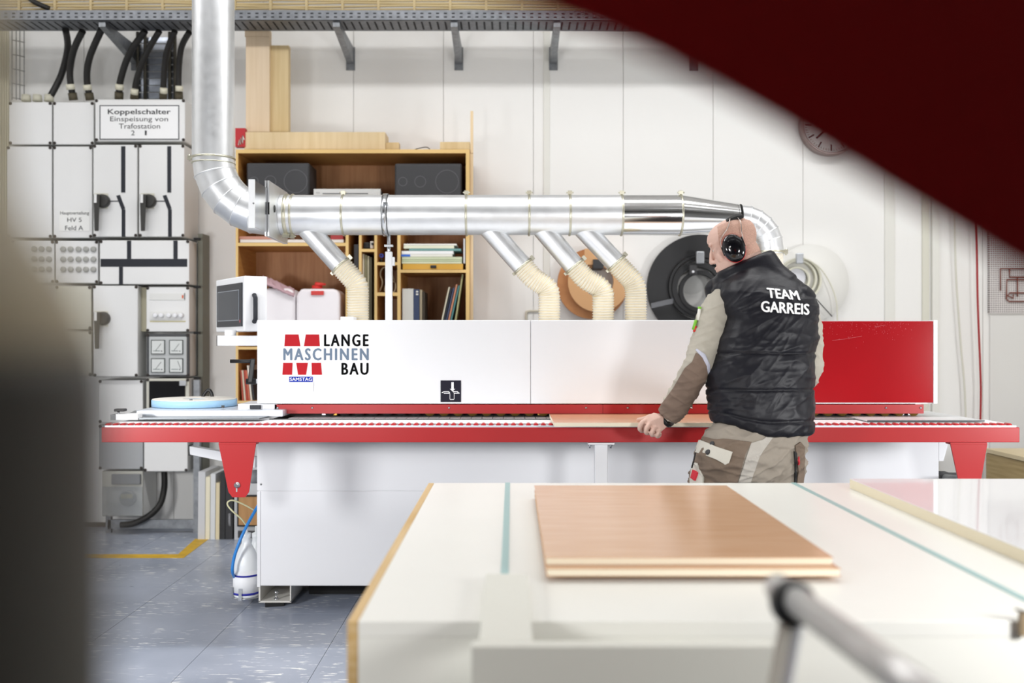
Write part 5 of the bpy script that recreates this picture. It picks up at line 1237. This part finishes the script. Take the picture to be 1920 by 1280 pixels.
# collar
cc = P(1397, 494, 4.02); ctil = Vector((1, -.12, .42)).normalized(); cdep = Vector((.1, 1, 0)).normalized(); cn = ctil.cross(cdep).normalized()
cn = cn if cn.z > 0 else -cn
def cring(c, hl_, hd_): return [c + ctil * hl_ * math.cos(a) + cdep * hd_ * math.sin(a) for a in [2 * math.pi * k / 32 for k in range(32)]]
mb.loft([cring(P(1428, 545, 4.0), .15, .10), cring(P(1412, 520, 4.01), .128, .098), cring(cc, .124, .092), cring(cc + cn * .012, .112, .080)])
v_me = remeshed(mb, 'vest', .0045, 14)
zs = [PZ(y, 3.8) for y in (663, 731, 782)]
def vf(p, n):
    z = p.z; s = 0
    wt = min(1, max(0, (PZ(500, 3.9) - z) / .14)); wt = wt * wt * (3 - 2 * wt)
    for q in zs: s -= .0075 * math.exp(-((z - q - .003 * nz3(p, 6)) / .0045) ** 2)
    s += .006
    a = noise.noise(Vector((p.x * 7 - p.z * 7, p.y * 5, p.z * 11 + p.x * 6))); b = noise.noise(Vector((p.x * 16 - p.z * 10, p.y * 9, p.z * 22 + p.x * 9)))
    return wt * (s + .008 * (.4 - abs(a)) + .0025 * b + .0042 * crease(p, 32, 20, 3.5, 3) + .0025 * crease(p, 50, 26, 5, 8) + .0022 * crease(p, 5, 24, 5, 5))
displace(v_me, vf)
zh0 = PZ(796, 3.8)
for v in v_me.vertices:                       # the hem drops towards the right hip
    t = min(1, max(0, (960 + v.co.x / v.co.y * F - 1345) / 110)); t = t * t * (3 - 2 * t)
    k_ = min(1, max(0, (PZ(740, 3.8) - v.co.z) / (PZ(740, 3.8) - zh0)))
    v.co.z += (.022 - .046 * t) * k_
v_me.update()
vest = put(v_me, 'vest', VE, pe_o); ov = Vector(WORLD[vest.name])
# lettering laid on the back
bv = BVHTree.FromPolygons([v.co + ov for v in v_me.vertices], [tuple(p.vertices) for p in v_me.polygons])
def vest_text(s, quad, bold):
    uv, fs = text_raw(s, 0, 1.0, 3); bm = bmesh.new(); asp = (quad[1][0] - quad[0][0]) / (quad[3][1] - quad[0][1])
    for ou, ow, oz in ((-bold / asp, 0, 0), (0, bold * .6, .0002), (bold / asp, 0, .0004), (0, -bold * .6, .0006)):
        vs = [bm.verts.new((u + ou, v + ow, oz)) for u, v in uv]
        for f in fs:
            try: bm.faces.new([vs[i] for i in f])
            except ValueError: pass
    bmesh.ops.triangulate(bm, faces=bm.faces[:])
    bmesh.ops.subdivide_edges(bm, edges=[e for e in bm.edges if e.calc_length() > .03], cuts=2, use_grid_fill=True)
    (tl, tr_, br, bl) = quad; o0 = Vector((0, 0, CZ))
    for v in bm.verts:
        u, w_, oz = v.co
        px = (bl[0] * (1 - u) + br[0] * u) * (1 - w_) + (tl[0] * (1 - u) + tr_[0] * u) * w_
        py = (bl[1] * (1 - u) + br[1] * u) * (1 - w_) + (tl[1] * (1 - u) + tr_[1] * u) * w_
        d = (P(px, py, 1) - o0).normalized(); h = bv.ray_cast(o0, d)
        v.co = (h[0] - d * (.0035 + oz)) if h[0] else P(px, py, 3.8)
    me = bpy.data.meshes.new('lettering'); bm.to_mesh(me); bm.free()
    return put(me, 'lettering', mat('vest_print', '#f2f2f2', .6), vest)
vest_text('TEAM', ((1438, 539.5), (1494, 545), (1500, 562), (1440, 557.5)), .05)
vest_text('GARREIS', ((1427, 564), (1517, 570), (1517, 590), (1428, 584)), .045)
# --- earmuffs
EM = mat('muff_gloss', '#0c0c10', .12, coat=.5); ER = mat('muff_red', '#d23b3f', .4)
for s in (1, -1):
    ax = (hl * s + hf * .12 * 0).normalized()
    c0 = H(-.003, s * .068, -.010)
    hp2 = HM
    def muff(r0, r1, t0, t1, name, m, dome=0):
        mb = MB(); rings = []
        prof = [(r0, t0), (r1, (t0 * .4 + t1 * .6)), (r1 * .93, t1 * .97), (r1 * .75, t1 + dome * .6), (r1 * .4, t1 + dome), (.001, t1 + dome * 1.05)] if dome else [(r0, t0), (r1, t0 + .002), (r1, t1 - .002), (r0, t1)]
        for r, t in prof:
            rings.append([c0 + ax * t + hf * (r * .84 * math.cos(a)) + hu * (r * 1.08 * math.sin(a)) for a in [2 * math.pi * k / 32 for k in range(32)]])
        mb.loft(rings); return mb.build(name, m, pe_o)
    muff(.052, .054, .0, .020, 'ear_cushion', ER); cup = muff(.049, .053, .018, .030, 'ear_cup', EM, .012)
    if s == 1:
        for k, (z, w1, hgt) in enumerate(((.030, .014, .004), (.024, .020, .0015), (.019, .016, .0015), (.008, .022, .005))):
            MB().obox(c0 + ax * (.0425 - .004 * abs(z) / .03) + hf * .004 + hu * z, hf, ax, hu, w1 / 2, .0008, hgt / 2).build('cup_print', mat('cup_print', '#d8d8d4', .5), cup)
    MB().obox(c0 + ax * .02 + hf * -.043 + hu * .012, hf, ax, hu, .003, .004, .020).build('yoke', BLACK, pe_o)
    MB().obox(c0 + ax * .02 + hf * .043 + hu * .002, hf, ax, hu, .003, .004, .018).build('yoke', BLACK, pe_o)
    wr_ = mat('wire_band', '#b3aaa4', .3, .8)
    for q in ([(-.049, .088, .01), (-.055, .090, .045), (-.064, .080, .078), (-.060, .046, .106), (-.060, 0, .119)], [(.040, .088, .0), (.034, .088, .04), (-.010, .082, .078), (-.030, .046, .112), (-.032, 0, .121)]):
        MB().tube(curve_pts([H(a, s * b, c) for a, b, c in q], 6), .0018, 6).build('headband_wire', wr_, pe_o)
mb = MB()
for t in [-1 + .1 * k for k in range(21)]:
    pass
rings = []
for k in range(13):
    t = -1 + k / 6; y = .050 * t; z = .120 - .014 * t * t
    rings.append([H(-.047 + a, y, z + b - .10 * a * a / .034) for a, b in ((-.034, -.008), (-.034, .004), (-.012, .006), (.012, .006), (.034, .004), (.034, -.008))])
MB().loft(rings, False).build('headband_pad', BLACKM, pe_o)
# ================================================================== work table in front
TZ = .80
TW = mat('table_laminate', '#f1f0e9', .32, var=.03, vscale=3)
TWF = mat('table_front', '#efeee6', .5)
tb = thing('work_table', (.9, 2.65, 0), 'large white work table in the foreground with a wooden edge', 'table')
xl, xr, yf, yb = -.275, 2.35, 1.78, 3.52
MB().box(xl, xr, yf, yb, TZ - .028, TZ).build('table_top', TW, tb, bevel=.001)
MB().box(xl, xr - .01, yf + .0002, yb - .01, .06, TZ - .0282).build('table_body', TWF, tb)
MB().box(xl - .020, xl - .0005, yf, yb, .0, TZ).build('side_panel', mat('table_wood', '#dcbf8f', .5, dark='#c9a468', vscale=5, stretch=(6, .5, 16)), tb, bevel=.0015)
MB().box(xr - .009, xr + .011, yf, yb, .0, TZ - .029).build('side_panel', TWF, tb)
TEAL = mat('track_teal', '#9fc0be', .35)
for x in (-.0155, .994):
    t = MB().box(x - .0085, x + .0085, yf + .02 if x > .5 else 2.06, yb, TZ + .0001, TZ + .0016).build('inlay_track', TEAL, tb)
MB().pbox(938, 977, 905.5, 907.2, yb, yb + .004).build('track_end', MGREY, tb)
# stack of two cherry panels
def panel(x0, x1, y0, y1, z, label, skew=0):
    r = thing('cherry_panel', ((x0 + x1) / 2, (y0 + y1) / 2, z), label, 'panel', 'cherry panels stacked on the work table')
    th = .0165
    def q(dz0, dz1, i=0): return MB().hexa([(x0 + i, y0 + i, z + dz0), (x0 + i - skew, y1 - i, z + dz0), (x1 - i - skew, y1 - i, z + dz0), (x1 - i, y0 + i, z + dz0), (x0 + i, y0 + i, z + dz1), (x0 + i - skew, y1 - i, z + dz1), (x1 - i - skew, y1 - i, z + dz1), (x1 - i, y0 + i, z + dz1)])
    q(0, .001).build('underside', VENEER, r); q(.0011, th - .0013, .003).build('core', CREAM, r); q(th - .0012, th).build('veneer', VENEER, r)
    return r
zA = TZ + .010
panel(.0715, .686, 2.075, 3.17, zA, 'lower of the two cherry panels stacked on the white table')
panel(.0705, .680, 2.105, 3.16, zA + .0172, 'upper cherry panel on the stack, its brown face up')
for y in (2.3, 2.95): MB().box(.10, .62, y, y + .05, TZ + .0002, zA - .0002).build('spacer_lath', BLACKM, label='dark lath under the cherry panel stack, %s one' % ('front' if y < 2.5 else 'rear'), cat='lath')
# thick white laminated board on the right
def ply_mat():
    m = bpy.data.materials.new('ply_edge'); m.use_nodes = True; nt = m.node_tree; b = nt.nodes['Principled BSDF']
    g = nt.nodes.new('ShaderNodeNewGeometry'); sp = nt.nodes.new('ShaderNodeSeparateXYZ'); nt.links.new(g.outputs['Position'], sp.inputs[0])
    def M_(op, a, v):
        n = nt.nodes.new('ShaderNodeMath'); n.operation = op; nt.links.new(a, n.inputs[0]); n.inputs[1].default_value = v; return n.outputs[0]
    f = M_('FRACT', M_('MULTIPLY', M_('SUBTRACT', sp.outputs[2], TZ), 1 / .0036), 0)
    r = nt.nodes.new('ShaderNodeValToRGB'); e = r.color_ramp.elements; e[0].position = .0; e[0].color = lin('#bda77f'); e[1].position = .22; e[1].color = lin('#f1e7cd')
    nt.links.new(f, r.inputs[0]); nt.links.new(r.outputs[0], b.inputs['Base Color']); b.inputs['Roughness'].default_value = .6; return m
wb = thing('white_board', (1.8, 2.6, TZ), 'thick white laminated plywood board lying at the right of the table', 'board')
MB().box(1.152, 2.3, 1.62, 3.395, TZ + .0005, TZ + .0305).build('ply_core', ply_mat(), wb)
MB().box(1.152, 2.3, 1.62, 3.395, TZ + .0306, TZ + .032).build('laminate', mat('laminate_gloss', '#f2f2f3', .06), wb)
# white bracket board over the near edge of the table
HB = mat('bracket_white', '#dfded4', .55)
zs_ = TZ + .02
hb = thing('hooked_board', (.15, 1.6, zs_ - .2), 'white board with a strip hooked over the near edge of the table', 'board')
MB().box(PX(897, 1.586), PX(999, 1.586), 1.60, 2.06, TZ + .0004, zs_).build('strip', HB, hb, bevel=.002)
MB().box(PX(884, 1.586), PX(1452, 1.586), 1.570, 1.599, .35, zs_).build('front_board', HB, hb, bevel=.003)
# tube stand in the foreground
st = thing('tube_stand', (.42, 1.2, 0), 'blurred aluminium tube with a black joint and leg in the foreground', 'stand')
A = P(1457, 1100, 1.20); B = P(1730, 1300, .86)
B2 = A + (B - A) * 1.7
MB().tube([A, B2], .0165, 20).build('tube', mat('tube_alu', '#ecebe8', .25, .25), st)
J = P(1487, 1130, 1.155)
MB().ell(J, (.027, .027, .027)).build('joint', mat('joint_black', '#0b0b0c', .35), st)
MB().lathe(J - (B - A).normalized() * .022, B - A, [(.018, 0), (.0225, .004), (.0225, .04), (.018, .044)], 24).build('joint_clamp', mat('joint_black', '#0b0b0c', .35), st)
ft = Vector((J.x - .17, J.y + .05, 0)); 
for dx, m_ in ((-.0065, mat('leg_cream', '#f4f2e4', .5)), (.0065, mat('leg_white', '#eef0f3', .5))):
    MB().tube([J + Vector((dx, .0, -.012)), ft + Vector((dx * 2.2, 0, 0))], [.008, .011], 12).build('leg', m_, st)
MB().tube([B2, Vector((B2.x + .1, B2.y, 0))], .012, 14).build('leg', mat('leg_white', '#eef0f3', .5), st)
# small clamp at the right edge of the table
cl_ = thing('table_clamp', P(1918, 1160, 1.76), 'small brown metal clamp on the table front at the right edge', 'clamp')
MB().hexa([P(1902, 1143, 1.765), P(1902, 1143, 1.775), P(1960, 1165, 1.775), P(1960, 1165, 1.765), P(1904, 1139, 1.765), P(1904, 1139, 1.775), P(1960, 1158, 1.775), P(1960, 1158, 1.765)]).build('jaw', mat('clamp_dark', '#7e7565', .4, .6), cl_)
MB().box(PX(1914, 1.765), PX(1930, 1.765), 1.762, 1.774, PZ(1192, 1.765), PZ(1150, 1.765)).build('screw_bar', mat('clamp_brown', '#9a866a', .5), cl_)
# blurred red guard, top right, very close
YR = .40
def rp_(px, py, s=1): p = P(px, py, YR); return (p.x, p.z)
edge = [(800, -50), (880, -18), (1000, 24), (1120, 66), (1230, 116), (1340, 174), (1450, 236), (1560, 302), (1670, 370), (1780, 436), (1890, 502), (1990, 556), (2300, 720)]
poly = [rp_(*e) for e in edge] + [rp_(2700, 760), rp_(2700, -900), rp_(1500, -900), rp_(1000, -500), rp_(820, -150)]
rg = thing('machine_guard', (.34, YR + .1, 0), 'blurred dark red machine guard filling the upper right corner', 'machine guard')
mb = MB(); n_ = len(poly)
pback = [(x * 1.25 + .018, CZ + (z - CZ) * 1.25 + .022) for x, z in poly]
mb.v = [(x, YR, z) for x, z in poly] + [(x, YR + .10, z) for x, z in pback]
mb.face(range(n_)); mb.face(range(2 * n_ - 1, n_ - 1, -1))
for i in range(n_): j = (i + 1) % n_; mb.face((j, i, n_ + i, n_ + j))
mb.build('guard_shell', REDDARK, rg, bevel=.004, seg=3)
MB().box(.30, .345, YR + .02, YR + .08, 0, 1.40).build('guard_post', REDDARK, rg)
# blurred dark column at the left, very close
YLc = .24
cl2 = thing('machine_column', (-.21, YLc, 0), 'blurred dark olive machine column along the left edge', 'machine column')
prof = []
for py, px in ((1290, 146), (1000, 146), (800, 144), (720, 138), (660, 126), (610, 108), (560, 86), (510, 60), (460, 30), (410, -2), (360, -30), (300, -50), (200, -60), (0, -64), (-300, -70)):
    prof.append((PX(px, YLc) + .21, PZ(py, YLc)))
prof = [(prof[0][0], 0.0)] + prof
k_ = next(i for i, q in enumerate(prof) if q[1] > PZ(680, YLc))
MB().lathe((-.21, YLc, 0), (0, 0, 1), prof[:k_ + 1], 64).build('column_shaded_shell', mat('column_shade_olive', '#3b392f', .55), cl2)
MB().lathe((-.21, YLc, 0), (0, 0, 1), prof[k_:], 64).build('column_lit_top', mat('column_lit_beige', '#d8caa6', .55), cl2)  # pale top and dark shell paint in how light falls on the shoulder
